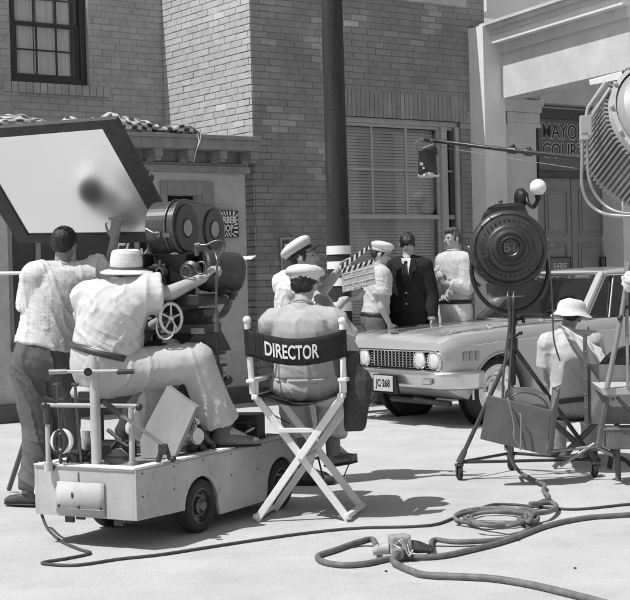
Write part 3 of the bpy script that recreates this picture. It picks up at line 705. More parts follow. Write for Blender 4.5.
# greenhouse
BW, RW, ZB, ZR = .80, .61, .995, 1.475
A0, A1, B0, B1, C0_, C1_ = 1.85, 2.36, 2.85, 2.95, 3.45, 4.0
rfm = MB(); rows = []
for k in range(13):
    x_ = lin(A1-.03, C0_+.05, k/12); e = math.sin(PI*k/12); rows.append([K(x_+ (0 if 0 < k < 12 else 0), lin(-RW-.03, RW+.03, i/14), ZR-.01+.055*e**.6*math.cos((i/14-.5)*PI*.8)+(.0 if 0 < i < 14 else -.015)) for i in range(15)])
rfm.grid(rows); rfm.build('roof', CARP, CAR, solid=.045)
for sd in (1, -1):
    b = MB(); b.bar(K(A0, sd*BW, ZB), K(A1, sd*RW, ZR), .07, .06); b.build('windscreen_pillar', CARP, CAR, bevel=.01)
    b = MB(); b.prism([K(C0_-.1, sd*RW, ZR-.01), K(C0_+.12, sd*RW, ZR-.02), K(C1_+.05, sd*(BW-.03), ZB), K(C1_-.4, sd*BW, ZB)], -CN*sd*.05); b.build('rear_pillar', CARP, CAR, bevel=.01)
    b = MB(); b.tube([K(A0+.08, sd*(BW+.01), ZB+.01), K(A1+.03, sd*(RW+.03), ZR-.02), K(C0_-.05, sd*(RW+.03), ZR-.02)], .014, 8); b.build('window_frame', CHROME, CAR)
    b = MB(); b.tube([K(A0+.42, sd*(BW+.0), ZB+.01), K(A1+.15, sd*(RW+.03), ZR-.03)], .010, 8); b.build('vent_window_frame', GREYM, CAR)
    b = MB(); b.tube([K(A0+.02, sd*(BW+.045), ZB+.005), K(C1_, sd*(BW+.045), ZB+.012)], .009, 6); b.build('belt_moulding', CHROME, CAR)
    b = MB(); b.prism([K(A0+.1, sd*(BW-.01), ZB), K(A1+.05, sd*(RW+.005), ZR-.03), K(C0_-.06, sd*(RW+.005), ZR-.03), K(C1_-.35, sd*(BW-.01), ZB)], -CN*sd*.004); b.build('side_glass', CARGLASS, CAR)
b = MB(); b.grid([[K(lin(A0, A1, j/6)-.07*math.cos((i/12-.5)*PI), lin(-1, 1, i/12)*lin(BW-.03, RW-.02, j/6), lin(ZB, ZR-.01, j/6)) for i in range(13)] for j in range(7)]); b.build('windscreen', CARGLASS, CAR, solid=.005)
b = MB(); b.tube([K(A1-.05-.04*math.cos((i/12-.5)*PI), lin(-1, 1, i/12)*RW, ZR-.005) for i in range(13)], .014, 8); b.build('windscreen_header', CHROME, CAR)
b = MB(); b.tube([K(A0-.03-.07*math.cos((i/12-.5)*PI), lin(-1, 1, i/12)*(BW+.0), ZB+.01) for i in range(13)], .012, 8); b.build('cowl_trim', CHROME, CAR)
b = MB(); b.grid([[K(lin(C1_, C0_+.08, j/4), lin(-1, 1, i/8)*lin(BW-.08, RW-.04, j/4), lin(ZB+.01, ZR-.03, j/4)) for i in range(9)] for j in range(5)]); b.build('rear_window', CARGLASS, CAR, solid=.005)
b = MB()
for sd in (-.25, .35): b.tube([K(A0-.10, sd, ZB+.02), K(A0-.06, sd+.28, ZB+.05)], .006, 6)
b.build('wiper', BLACK, CAR)
b = MB(); b.box(K(2.75, 0, .86), CF*.08, CN*.66, Z*.34); b.box(K(2.62, 0, .6), CF*.28, CN*.66, Z*.1); b.box(K(3.7, 0, .84), CF*.10, CN*.64, Z*.34); b.build('seat', mat('seat_vinyl', .14, .5), CAR, bevel=.04)
b = MB(); b.box(K(1.86, 0, .90), CF*.14, CN*.72, Z*.07); b.box(K(2.9, 0, .32), CF*1.2, CN*.80, Z*.02); b.build('dashboard', mat('dash_paint', .25, .5), CAR, bevel=.02)
b = MB(); sc_ = K(1.98, .36, .93); sa = (CF*-.8+Z*.6).normalized(); b.tube([sc_+(CN*math.cos(a)+sa.cross(CN)*math.sin(a))*.2 for a in [2*PI*k/28 for k in range(28)]], .011, 8, True); b.bar(sc_-CN*.19, sc_+CN*.19, .02, .01); b.cyl(sc_, sc_-sa*.3, .025); b.build('steering_wheel', BLACK, CAR)
b = MB(); b.tube([K(.12, .2, .27), K(.10, .6, .25)], .018, 8); b.tube([K(.3, -.4, .22), K(.3, .55, .22)], .03, 8); b.build('front_crossmember', TRIMD, CAR)
# ------------------------------------------------------------------ lamp on wheeled stand
LD = 10.45
LC = P(509, 249, LD); sL = F/LD
LX = Rt.copy(); LX.z = 0; LX.normalize(); LN = V((-.05, -1, .05)).normalized()          # LN: back of the lamp faces the camera
LU = LN.cross(LX)*-1; LU = (Z - LN*Z.dot(LN)).normalized()
LAMP = thing('studio_lamp', P(512, 470, LD)*1.0, 'big black round studio lamp seen from behind in a yoke on a wheeled tripod', 'lamp')
LAMP.location = G(520, 470)
RL = 38.5/sL
b = MB(); b.lathe(LC, LN, [(RL*.90, -.30), (RL*.99, -.28), (RL, -.06), (RL*1.02, -.04), (RL*1.02, .0), (RL*.97, .02), (RL*.965, .035), (RL*.91, .045), (RL*.87, .04), (RL*.83, .06), (RL*.64, .075), (RL*.60, .095), (RL*.56, .105), (RL*.48, .11), (RL*.44, .13), (RL*.41, .14), (RL*.30, .145), (RL*.27, .155), (RL*.25, .155), (RL*.235, .13), (RL*.0, .132)], 64, sy=1.0, xd=LX)
hs = b.build('lamp_housing', IRON, LAMP)
b = MB()
for cnt, rr_, hh_, sz in ((28, .355, .148, .0085), (36, .73, .072, .006)):
    for k in range(cnt):
        a = 2*PI*k/cnt; p_ = LC+LN*hh_+(LX*math.cos(a)+LU*math.sin(a))*RL*rr_; b.cyl(p_-LN*.004, p_+LN*.0035, sz, sz, 8)
b.build('vent_hole', DARKROOM, hs)
b = MB()
for k in range(18):
    a = 2*PI*k/18; p_ = LC+LN*.04+(LX*math.cos(a)+LU*math.sin(a))*RL*.935; b.sph(p_, .006, 8, 6)
b.build('rivets', IRONG, hs)
text('medallion_lettering', 'BT', RL*.30, LC+LN*.134, -LN.cross(LU), LU, GREYM, hs, .004, bold=.003) if False else text('medallion_lettering', 'BT', RL*.32, LC+LN*.132, LX, LU, IRONG, hs, .004, bold=.003)
b = MB(); b.lathe(LC+LN*.131, LN, [(RL*.22, 0), (RL*.21, .006), (RL*.19, .002)], 40); b.build('medallion_rim', IRONG, hs)
def lp2(x, y, n=0.): return LC + LX*((x-509)/sL) + LU*((249-y)/sL) + LN*n
b = MB(); b.prism([lp2(484, 224, -.02), lp2(491, 206, -.02), lp2(526, 204.5, -.02), lp2(533, 224, -.02), lp2(533, 232, -.02), lp2(484, 232, -.02)], -LN*.26); b.prism([lp2(489, 207, -.01), lp2(497, 203.5, -.01), lp2(520, 202.5, -.01), lp2(527, 205.5, -.01)], -LN*.28); b.build('top_vent', IRON, LAMP, bevel=.008)
b = MB(); b.prism([lp2(480.5, 226, -.04), lp2(486, 211, -.04), lp2(488, 211, -.04), lp2(483, 228, -.04)], -LN*.2); b.build('side_vent', IRON, LAMP, bevel=.004)
b = MB(); b.cyl(lp2(503, 204, -.1), lp2(503, 200, -.1), .012); b.sph(lp2(503, 199.5, -.1), .016); b.build('top_knob', IRONG, LAMP)
b = MB(); b.prism([lp2(487, 282, .02), lp2(534, 281, .02), lp2(529, 294, .02), lp2(524, 296, .02), lp2(492, 296.5, .02), lp2(488, 293, .02)], -LN*.25); b.build('lower_box', IRON, LAMP, bevel=.01)
b = MB(); b.box(lp2(486.5, 252, .06), LX*.025, LN*.03, LU*.055); b.box(lp2(486.5, 252, .095), LX*.012, LN*.008, LU*.045); b.build('latch_handle', IRON, LAMP, bevel=.005)
b = MB(); b.box(lp2(532, 249, .05), LX*.012, LN*.02, LU*.018); b.build('hinge_knob', IRONG, LAMP, bevel=.004)
yk = [lp2(547.5, 246, -.15)]+[lp2(510+38.5*math.cos(math.radians(a)), 268+44*math.sin(math.radians(a)), -.06) for a in range(-10, 191, 8)]+[lp2(470.5, 246, -.15)]
b = MB(); b.tube(spline(yk, 3), .016, 8); b.build('yoke', BLACK, LAMP)
b = MB(); b.cyl(lp2(545, 247, -.15), lp2(553, 246.5, -.15), .012); b.cyl(lp2(550.5, 251, -.15), lp2(550.5, 241, -.15), .009); b.sph(lp2(550.5, 240.5, -.15), .015); b.cyl(lp2(553, 246.5, -.15), lp2(556, 246.5, -.15), .02); b.build('tilt_knob', IRONG, LAMP)
b = MB(); b.sph(lp2(471, 246, -.15), .025); b.cyl(lp2(480, 285, -.1), lp2(474, 280, -.1), .012); b.sph(lp2(473, 279, -.1), .02); b.cyl(lp2(530, 280, -.05), lp2(540, 273, -.05), .012); b.cyl(lp2(537, 278, -.05), lp2(541, 281, -.05), .009); b.build('side_knobs', IRONG, LAMP)
# stand
hub = P(513, 335, LD+.12)
b = MB(); b.cyl(P(513, 312, LD+.12), P(513, 385, LD+.12), .021); b.cyl(P(513, 312, LD+.12), P(513, 325, LD+.12), .034); b.cyl(P(513, 338, LD+.12), P(513, 350, LD+.12), .036); b.build('stand_column', BLACK, LAMP)
b = MB(); b.cyl(P(513, 320, LD+.12), P(522, 319, LD+.08), .01); b.cyl(P(523.5, 315, LD+.08), P(523.5, 323, LD+.08), .012); b.cyl(P(514, 337, LD), P(520, 333, LD-.02), .01); b.sph(P(521, 333, LD-.02), .014); b.build('clamp_screw', BLACK, LAMP)
def caster(mb_parent, top, gp, r=.05, th=.03, m=RUB):
    b = MB(); b.cyl(top, V((top.x, top.y, gp.z+r*1.9)), .016); b.cyl(V((top.x, top.y, gp.z+r*2.3)), V((top.x, top.y, gp.z+r*2.0)), .034)
    for s_ in (-1, 1): b.box(gp+Z*r*1.45+V((s_*(th/2+.007), .0, 0)), (.004, 0, 0), (0, .018, 0), (0, 0, r*.62))
    fk = b.build('caster', IRONG, mb_parent)
    b = MB(); c = gp+Z*r; b.lathe(c, (1, .25, 0), [(0, -th/2), (r*.8, -th/2), (r, -th*.3), (r, th*.3), (r*.8, th/2), (0, th/2)], 24); b.build('caster_wheel', m, fk)
gl_ = G(459.5, 480); gr_ = G(594.5, 477); gb_ = G(511, 470.0); 
lgt = P(513, 346, LD+.12)
for gq, r_ in ((gl_, .052), (gr_, .048), (gb_, .052)):
    b = MB(); kn = gq+Z*.125
    b.tube([lgt+(kn-lgt)*.02, kn], .0165, 10); mid_ = lgt+(kn-lgt)*.5
    b.cyl(kn+(lgt-kn).normalized()*.10, kn, .022, .026); lg = b.build('leg', IRONG if gq is not gr_ else IRON, LAMP)
    caster(LAMP, kn, gq, r_)
for a_, b__ in ((gl_, gb_+(gr_-gb_)*.0), (gb_, gr_), (gl_, gr_)):
    b = MB(); b.tube([a_+Z*.13, b__+Z*.13], .012, 8); b.build('base_brace', IRON, LAMP)
b = MB(); b.tube(spline([P(508, 292, LD-.18), P(508, 300, LD-.22), P(510, 320, LD-.15), P(507, 345, LD-.1), P(503, 380, LD-.15), P(504, 420, LD-.2), P(506, 450, LD-.3)], 6), .010, 8)
b.tube(spline([P(514, 292, LD-.18), P(513, 302, LD-.22), P(512, 325, LD-.12), P(511, 350, LD-.1), P(509, 385, LD-.15), P(507, 425, LD-.2), P(506, 450, LD-.3)], 6), .008, 8)
b.tube(spline([P(548, 252, LD-.1), P(551, 280, LD-.1), P(552.5, 310, LD-.1), P(554, 340, LD-.12), P(560, 361, LD-.1)], 6), .006, 6); b.build('power_lead', IRONG, LAMP)
# ------------------------------------------------------------------ scrim boxes hung on the stand
b = MB(); b.prism([P(488, 396, LD-.30), P(551, 411, LD-.32), P(546, 455, LD-.32), P(480, 439, LD-.30)], V((.012, .09, 0)))
case1 = b.build('plywood_case', WOODD, None, bevel=.006, label='dark flat case hanging on the lamp stand, its front board scuffed', cat='case')
b = MB(); b.prism([P(552, 388, LD-.05), P(560, 385, LD+.05), P(552.5, 453, LD+.0), P(546.5, 455.5, LD-.30), P(551.3, 411, LD-.30)], V((.006, .012, 0))); b.build('side_edge', WOODG, case1)
b = MB(); b.prism([P(505, 392, LD-.14), P(509, 387, LD-.14), P(535, 388, LD-.16), P(548, 396, LD-.16), P(553, 410, LD-.16), P(551, 440, LD-.16), P(504, 430, LD-.14)], V((.004, .03, 0)))
disc = b.build('round_scrim_holder', GREYM, None, bevel=.004, label='pale grey rounded metal scrim holder standing inside the dark flat case', cat='scrim')
b = MB(); b.tube(spline([P(507, 408, LD-.175), P(511, 397, LD-.175), P(521, 392.5, LD-.18), P(536, 395, LD-.18), P(546, 403, LD-.18), P(549, 414, LD-.18)], 6), .005, 6); b.build('rim_wire', IRONG, disc)
b = MB(); b.tube(spline([P(507, 398, LD-.33), P(509, 402, LD-.35), P(514, 425, LD-.36), P(514, 437, LD-.37), P(520, 448, LD-.36)], 6), .006, 6); b.tube(spline([P(519, 414, LD-.34), P(521, 418, LD-.36), P(520.5, 450, LD-.37)], 6), .006, 6); b.build('hanging_wire', WOODG, label='two thin wires looped over the front of the dark flat case', cat='wire')
# ------------------------------------------------------------------ lamp at the top right
BD = 7.2; BL_ = thing('white_arc_lamp', P(640, 150, BD), 'large white ribbed studio lamp entering the frame at the top right', 'lamp')
axl = (Rt*.55 + Up*.10*0 + Fw*-.83).normalized()   # front dish looks towards the camera side
bc = P(671, 116, BD); RR = 60/(F/BD)
axb = (Rt*-.20+Up*-.42+Fw*.88).normalized()
xb = Rt; yb = axb.cross(xb).normalized(); xb = yb.cross(axb)
b = MB(); b.lathe(bc, -axb, [(RR*.98, -.02), (RR*.985, .0), (RR*.9, .05), (RR*.72, .09), (RR*.66, .085), (RR*.62, .1), (RR*.52, .105), (RR*.50, .115), (RR*.36, .12), (RR*.34, .13), (0, .14)], 56); b.build('back_dish', mat('lamp_grey_paint', .30, .45, ns=6, na=.12), BL_)
b = MB(); b.lathe(bc, -axb, [(RR*1.0, -.03), (RR*1.07, -.03), (RR*1.07, .012), (RR*1.0, .018)], 56)
for k in range(14): a = 2*PI*k/14; b.sph(bc-axb*.02+(xb*math.cos(a)+yb*math.sin(a))*RR*1.07, .012, 8, 6)
b.build('dish_rim', WPAINT2, BL_)
b = MB(); LB = .34
for k in range(84):
    a = 2*PI*k/84; dr = xb*math.cos(a)+yb*math.sin(a); tg = axb.cross(dr)
    b.box(bc+axb*(.03+LB/2)+dr*RR*1.04, axb*LB/2, dr*.030, tg*.006)
b.build('cooling_fins', mat('fin_metal', .28, .5, .3, na=.2), BL_)
b = MB(); b.lathe(bc, axb, [(RR*1.05, .03), (RR*1.05, LB+.05), (0, LB+.05)], 40); b.build('lamp_drum', mat('drum_grey', .3, .6, na=.2), BL_)
b = MB(); b.hexa([P(590, 81, BD+.1), P(590, 85, BD+.1), P(590.5, 85.5, BD+.3), P(589, 80, BD+.3), P(622, 71, BD+.05), P(622, 79, BD+.05), P(622, 79, BD+.3), P(622, 71, BD+.3)]); b.build('top_bracket', WPAINT, BL_)
b = MB(); b.tube([P(606, 82, BD+.0), P(588, 108, BD+.05), P(585, 125, BD+.05)], .011, 8); b.tube([P(610, 88, BD), P(594, 112, BD), P(589, 124, BD+.02)], .008, 8); b.box(P(585.5, 126, BD), Rt*.028, Up*.05, Fw*.02); b.box(P(584, 136, BD), Rt*.02, Up*.02, Fw*.02); b.build('side_bracket', WPAINT2, BL_, bevel=.003)
b = MB()
b.tube(spline([P(582.5, 138, BD), P(582, 165, BD), P(582, 185, BD), P(588, 202, BD), P(600, 212, BD-.03), P(614, 215.5, BD-.1), P(645, 217, BD-.2)], 7), .009, 10); b.build('lamp_cable', GREYM, BL_)
b = MB(); b.tube(spline([P(587, 138, BD), P(587.5, 160, BD), P(589, 178, BD), P(595, 194, BD), P(607, 207, BD-.03), P(622, 213, BD-.1), P(645, 214, BD-.2)], 7), .009, 10); b.build('lamp_cable', GREYM, BL_)
b = MB(); gs = G(900, 520); b.cyl(V((gs.x, gs.y, 0)), V((gs.x, gs.y, 2.2)), .03); 
for q in range(3): a = 2*PI*q/3+.5; b.tube([V((gs.x, gs.y, .8)), V((gs.x+.5*math.cos(a), gs.y+.5*math.sin(a), .02))], .018, 8)
b.tube([V((gs.x, gs.y, 2.2)), P(700, 118, BD+.1)], .022, 8); b.build('stand', BLACK, BL_)
# ------------------------------------------------------------------ boom with hanging lamp
BO = thing('boom_arm', P(520, 150, 11.5), 'long thin black boom arm reaching in from the right over the car', 'boom')
b = MB(); b.tube([P(424, 139.5, 12.2), P(432, 140.5, 12.2), P(512, 150.5, 11.8), P(585, 158.5, 11.2), P(720, 174, 10.4)], lambda t: .015+.006*t, 10); b.build('tube', BLACK, BO)
b = MB(); b.cyl(P(508, 150, 11.82), P(516, 151, 11.78), .028); b.cyl(P(525, 152, 11.7), P(532, 153, 11.66), .03); b.sph(P(513, 146.5, 11.8), .02); b.sph(P(529, 149, 11.7), .02); b.cyl(P(575, 157, 11.3), P(590, 159, 11.2), .028); b.build('clamp', BLACK, BO)
b = MB(); b.tube([P(440, 147, 12.2), P(500, 157, 11.8), P(560, 166, 11.4), P(640, 178, 11)], .003, 5); b.build('guy_wire', WOODG, BO)
b = MB(); q = G(760, 500); b.tube([P(720, 174, 10.4), V((P(720, 174, 10.4).x, P(720, 174, 10.4).y, 0))], .02, 8); b.build('post', BLACK, BO)
HL = thing('hanging_lamp', P(429, 170, 12.2), 'small black hanging lamp with shiny fittings clamped to the end of the boom arm', 'lamp')
def hp(x, y, d=0.): return P(x, y, 12.2+d)
b = MB(); b.prism([hp(420, 155, -.08), hp(436, 156, -.08), hp(437.5, 175, -.08), hp(419, 174.5, -.08)], V((0, .16, 0))); b.build('lamp_housing', BLACK, HL, bevel=.012)
b = MB(); b.lathe(hp(428.5, 175.5), (0, 0, -1), [(.085, -.02), (.095, .0), (.09, .012), (.0, .01)], 24); b.build('lens_ring', ALU, HL)
b = MB(); b.tube(spline([hp(424, 139.5), hp(419, 140.5), hp(415.5, 145), hp(418, 150), hp(422, 152)], 6), .006, 6); b.build('cable_loop', CABLE, HL)
b = MB(); b.box(hp(428, 148, -.05), (.035, 0, 0), (0, .03, 0), (0, 0, .02)); b.cyl(hp(423, 149, -.1), hp(434, 145, -.1), .016); b.sph(hp(432, 141, -.08), .014); b.sph(hp(423, 140, -.08), .012); b.build('shiny_clamp', IRONG, HL, bevel=.006)
b = MB(); b.prism([hp(419, 151, -.07), hp(437, 147, -.07), hp(438, 155, -.07), hp(420, 157, -.07)], V((0, .12, 0))); b.build('lamp_hood', BLACK, HL, bevel=.012)
b = MB(); b.cyl(hp(421.5, 164, -.09), hp(421.5, 164, -.12), .016); b.cyl(hp(423.5, 168, -.09), hp(423.5, 168, -.12), .012); b.build('housing_glint', ALU, HL)  # bright aluminium discs stand in for a glint on the lamp housing
# ------------------------------------------------------------------ people
def person(name, label, J, R, group=None, w=1., skin=None, bulge=.0, headf=None, headu=None, fwd=None, hands=None, loc=None, voxel=.0075, neck=.058, face=True):
    """one continuous body mesh; returns root (the body) and the frame used by the clothes"""
    skin = skin or SKIN; pel, nk, hd = J['pel'], J['nk'], J['hd']; up = (nk-pel).normalized(); R = (R-up*R.dot(up)).normalized(); fw = up.cross(R)
    if loc is None: loc = V((pel.x, pel.y, 0))
    b = MB(); fr = dict(J=J, R=R, up=up, fw=fw, w=w, bulge=bulge)
    torso(b, fr, 0., -.1, 1.04)
    b.cap(nk-up*.03, hd-(hd-nk)*.25, neck, neck*.93)
    hf = (headf or fw).normalized(); hu = (headu or (hd-nk)).normalized(); hf = (hf-hu*hf.dot(hu)).normalized(); hr = hf.cross(hu)
    fr.update(hf=hf, hu=hu, hr=hr, hd=hd)
    b.ell(hd+hu*.025-hf*.008, hr*.076, hf*.096, hu*.095); b.ell(hd-hu*.035+hf*.028, hr*.058, hf*.062, hu*.078)
    b.ell(hd-hu*.078+hf*.062, hr*.028, hf*.026, hu*.022)
    if face:
        b.cap(hd+hu*.012+hf*.088, hd-hu*.024+hf*.108, .009, .014); b.ell(hd+hu*.026+hf*.078, hr*.050, hf*.018, hu*.010)
        for s_ in (-1, 1): b.ell(hd-hu*.012+hf*.066+hr*.036*s_, hr*.022, hf*.02, hu*.022)
        b.ell(hd-hu*.052+hf*.084, hr*.024, hf*.012, hu*.010)
    for s_ in (-1, 1): b.ell(hd-hu*.005-hf*.004+hr*.079*s_, hr*.011, hf*.020, hu*.032)
    for s_ in 'LR':
        sh, el, wr = J['s'+s_], J['e'+s_], J['w'+s_]; sg_ = -1 if s_ == 'L' else 1
        b.cap(nk-up*.05, sh, .062*w, .060*w); b.cap(sh, el, .055*w, .042*w); b.cap(el, wr, .044*w, .029*w)
        hp_, kn, an, to = J['h'+s_], J['k'+s_], J['a'+s_], J['t'+s_]
        b.cap(hp_, kn, .088*w, .058*w); b.cap(kn, an, .058*w, .038*w); b.cap(an, to, .035, .03)
        if hands and s_ in hands:
            hand(b, wr, *hands[s_])
        else:
            d_ = (wr-el).normalized(); hand(b, wr, d_, R*sg_*-1 if abs(d_.dot(R)) < .8 else up, fw if abs(d_.dot(fw)) < .8 else up, .5)
    o = b.build(name, skin, None, loc=loc, remesh=voxel, smooth=2, label=label, cat='person', group=group)
    return o, fr
def hand(b, wr, d, pn, th, curl=.5, sc=1.):
    """d: along the hand; pn: palm faces this way; th: side the thumb is on"""
    d = V(d).normalized(); pn = V(pn); pn = (pn-d*pn.dot(d)).normalized(); th = V(th); th = (th-d*th.dot(d)-pn*th.dot(pn)).normalized()
    k = sc; b.cap(wr-d*.02, wr+d*.02*k, .026*k, .026*k)
    b.loft([(wr+d*.0, th*.024*k, pn*.018*k), (wr+d*.03*k, th*.036*k, pn*.017*k), (wr+d*.07*k, th*.041*k, pn*.014*k), (wr+d*.092*k, th*.038*k, pn*.012*k)], 14)
    for i, (L1, off) in enumerate(((.9, .029), (1., .010), (.93, -.010), (.74, -.029))):
        p = wr+d*(.088-.004*abs(i-1))*k+th*off*k; a = curl*.6+.08*i; q = p
        for j, (ln, r_) in enumerate(((.043, .0095), (.027, .0085), (.021, .0075))):
            dr = d*math.cos(a)+pn*math.sin(a)+th*off*(.8 if curl < .6 else .2); dr.normalize(); q2 = q+dr*ln*L1*k; b.cap(q, q2, r_*k, r_*.93*k, n=10); q = q2; a += curl*(1.0 if j == 0 else .8)
    p = wr+d*.028*k+th*.030*k; a = .75
    for ln, r_ in ((.042, .0125), (.030, .0105), (.024, .009)):
        dr = (th*math.sin(a)+d*math.cos(a)+pn*curl*.55).normalized(); q = p+dr*ln*k; b.cap(p, q, r_*k, r_*.92*k, n=10); p = q; a -= .33
TS = [(-.16, .10, .085), (-.08, .150, .115), (.02, .168, .125), (.14, .160, .118), (.32, .145, .108), (.5, .152, .112), (.7, .168, .118), (.86, .172, .108), (.95, .125, .085), (1.02, .07, .065), (1.08, .058, .058)]
def torso(b, fr, add, t0, t1, belly=0., flatend=True):
    J, R, up, fw, w = fr['J'], fr['R'], fr['up'], fr['fw'], fr['w']; pel, nk = J['pel'], J['nk']; L = (nk-pel).length; secs = []
    hR = (J['hR']-J['hL']); hR = (hR-up*hR.dot(up)).normalized(); sR = (J['sR']-J['sL']); sR = (sR-up*sR.dot(up)).normalized()
    sw_ = (J['sR']-J['sL']).length/.36
    def itp(t):
        for A_t, B_t in zip(TS[:-1], TS[1:]):
            if A_t[0] <= t <= B_t[0]:
                u_ = (t-A_t[0])/(B_t[0]-A_t[0]); return (t, A_t[1]+(B_t[1]-A_t[1])*u_, A_t[2]+(B_t[2]-A_t[2])*u_)
    lst = [q for q in TS if t0+.01 < q[0] < t1-.01]
    if t0 > TS[0][0]: lst = [itp(t0)]+lst
    else: lst = [TS[0]]+lst if lst[0] != TS[0] else lst
    if t1 < TS[-1][0]: lst = lst+[itp(t1)]
    for t, rx, ry in lst:
        q = max(0, min(1, t)); RR_ = (hR*(1-q)+sR*q).normalized(); ff = up.cross(RR_).normalized(); rx2 = rx*w*(1+(sw_-1)*q*.8)
        c = pel+up*L*t-fw*fr['bulge']*math.sin(PI*q)
        bb = belly*math.exp(-((t-.35)/.28)**2); secs.append((c+ff*bb*.5, RR_*(rx2+add), ff*(ry*w+add+bb*.5)))
    b.loft(secs, 24)
def shirt(o, fr, m, sleeve=.55, name='shirt', t0=.12, add=.022, belly=0., wrinkle=(.012, 13), collar=True, voxel=.009, flare=.02, lower=None, tuck=True):
    J, w = fr['J'], fr['w']; b = MB(); torso(b, fr, add, t0, .98, belly)
    for s_ in 'LR':
        sh, el, wr = J['s'+s_], J['e'+s_], J['w'+s_]; b.cap(J['nk']-fr['up']*.045, sh, .066*w+add*.6, .066*w+add)
        if sleeve <= 1: b.cap(sh, sh+(el-sh)*sleeve, .060*w+add, .054*w+add+flare, flat=True)
        else:
            b.cap(sh, el, .060*w+add, .048*w+add); b.cap(el, el+(wr-el)*(sleeve-1), .048*w+add, .034*w+add, flat=True)
    if lower: b.loft(lower, 24)
    if collar: b.cap(J['nk']-fr['up']*.05, J['nk']+(J['hd']-J['nk'])*.24, .092, .066, flat=True)
    s = b.build(name, m, o, remesh=voxel, smooth=11, wrinkle=(wrinkle[0]*1.15, wrinkle[1]*1.25))
    if collar:
        c = MB(); nk, hd = J['nk'], J['hd']; d = (hd-nk).normalized(); cc = nk+(hd-nk)*.26; x1 = fr['R']; x1 = (x1-d*x1.dot(d)).normalized(); y1 = d.cross(x1)
        c.tube([cc+x1*.069*math.cos(a)+y1*.069*math.sin(a)-d*.006 for a in [2*PI*k/24 for k in range(24)]], .0085, 8, True)
        c.build('collar', m, s)
    return s
SUEDE = mat('suede_shoe', .17, .8, ns=20, na=.2)
def trousers(o, fr, m, add=.025, t1=.16, end=.96, wrinkle=(.012, 11), name='trousers', hem=.025, belt=None, knee=1., voxel=.010, fill=False, badd=.009):
    J, w = fr['J'], fr['w']; b = MB(); torso(b, fr, add, -.2, t1)
    if fill: b.ell(J['pel']-fr['up']*.03-fr['fw']*.02, fr['R']*.185*w, fr['fw']*.135*w, fr['up']*.11)
    for s_ in 'LR':
        h, k, a = J['h'+s_], J['k'+s_], J['a'+s_]; b.cap(h, k, .094*w+add, .064*w+add); b.cap(k, k+(a-k)*end, .064*w+add, .052*w+hem, flat=True)
    s = b.build(name, m, o, remesh=voxel, smooth=11, wrinkle=(wrinkle[0]*1.0, wrinkle[1]*1.25))
    if belt:
        c = MB(); torso(c, fr, add+badd, t1-.075, t1-.005); c.build('belt', belt, s)
    return s
def shoes(o, fr, m, up_=Z, which='LR'):
    J = fr['J']
    for s_ in which:
        a, t = J['a'+s_], J['t'+s_]; d = (t-a); d.z = 0; d.normalize(); sd = d.cross(Z); b = MB(); zb = min(a.z, t.z)-.05
        base = V((a.x, a.y, zb))-d*.06
        b.loft([(base+Z*.04, sd*.028, Z*.03), (base+d*.03+Z*.045, sd*.038, Z*.045), (base+d*.12+Z*.048, sd*.042, Z*.05), (base+d*.20+Z*.036, sd*.052, Z*.036), (base+d*.265+Z*.030, sd*.046, Z*.030), (base+d*.295+Z*.022, sd*.026, Z*.018)], 16)
        b.cap(V((a.x, a.y, zb+.05)), a+Z*.03, .045, .05)
        so2 = b.build('shoe', m, o, remesh=.007, smooth=2)
        b = MB(); b.loft([(base+d*.0+Z*.006, sd*.036, Z*.012), (base+d*.04+Z*.006, sd*.044, Z*.013), (base+d*.2+Z*.004, sd*.056, Z*.011), (base+d*.275+Z*.005, sd*.044, Z*.010), (base+d*.302+Z*.006, sd*.015, Z*.008)], 16); b.build('sole', LETK, so2)
def hair(o, fr, m, style='short', vol=1.):
    hd, hu, hf, hr = fr['hd'], fr['hu'], fr['hf'], fr['hr']; b = MB()
    b.ell(hd+hu*.040-hf*.016, hr*.081*vol, hf*.094*vol, hu*.086*vol); b.ell(hd+hu*.004-hf*.050, hr*.072*vol, hf*.055, hu*.062)
    if style == 'wavy':
        b.ell(hd+hu*.095+hf*.045, hr*.062, hf*.05, hu*.034); b.ell(hd+hu*.10+hf*.0, hr*.07, hf*.06, hu*.034); b.ell(hd+hu*.085+hf*.07+hr*.015, hr*.035, hf*.03, hu*.028)
    for s_ in (-1, 1): b.ell(hd+hu*.012+hf*.012+hr*.071*s_, hr*.012, hf*.022, hu*.04)
    return b.build('hair', m, o, remesh=.006, smooth=2, wrinkle=(.007, 60))
def facebits(o, fr, brow=HAIRM, down=0.):
    hd, hu, hf, hr = fr['hd'], fr['hu'], fr['hf'], fr['hr']
    for s_ in (-1, 1):
        b = MB(); b.ell(hd+hu*.006+hf*.083+hr*.031*s_, hr*.012, hf*.007, hu*.005); b.build('eye', EYE, o)
        b = MB(); b.cap(hd+hu*.027+hf*.092+hr*.016*s_, hd+hu*.026+hf*.083+hr*.045*s_, .0032, .002); b.build('eyebrow', brow, o)
    b = MB(); b.cap(hd-hu*.053+hf*.093-hr*.02, hd-hu*.053+hf*.093+hr*.02, .004, .004); b.build('mouth', mat('lips', .14, .5), o)
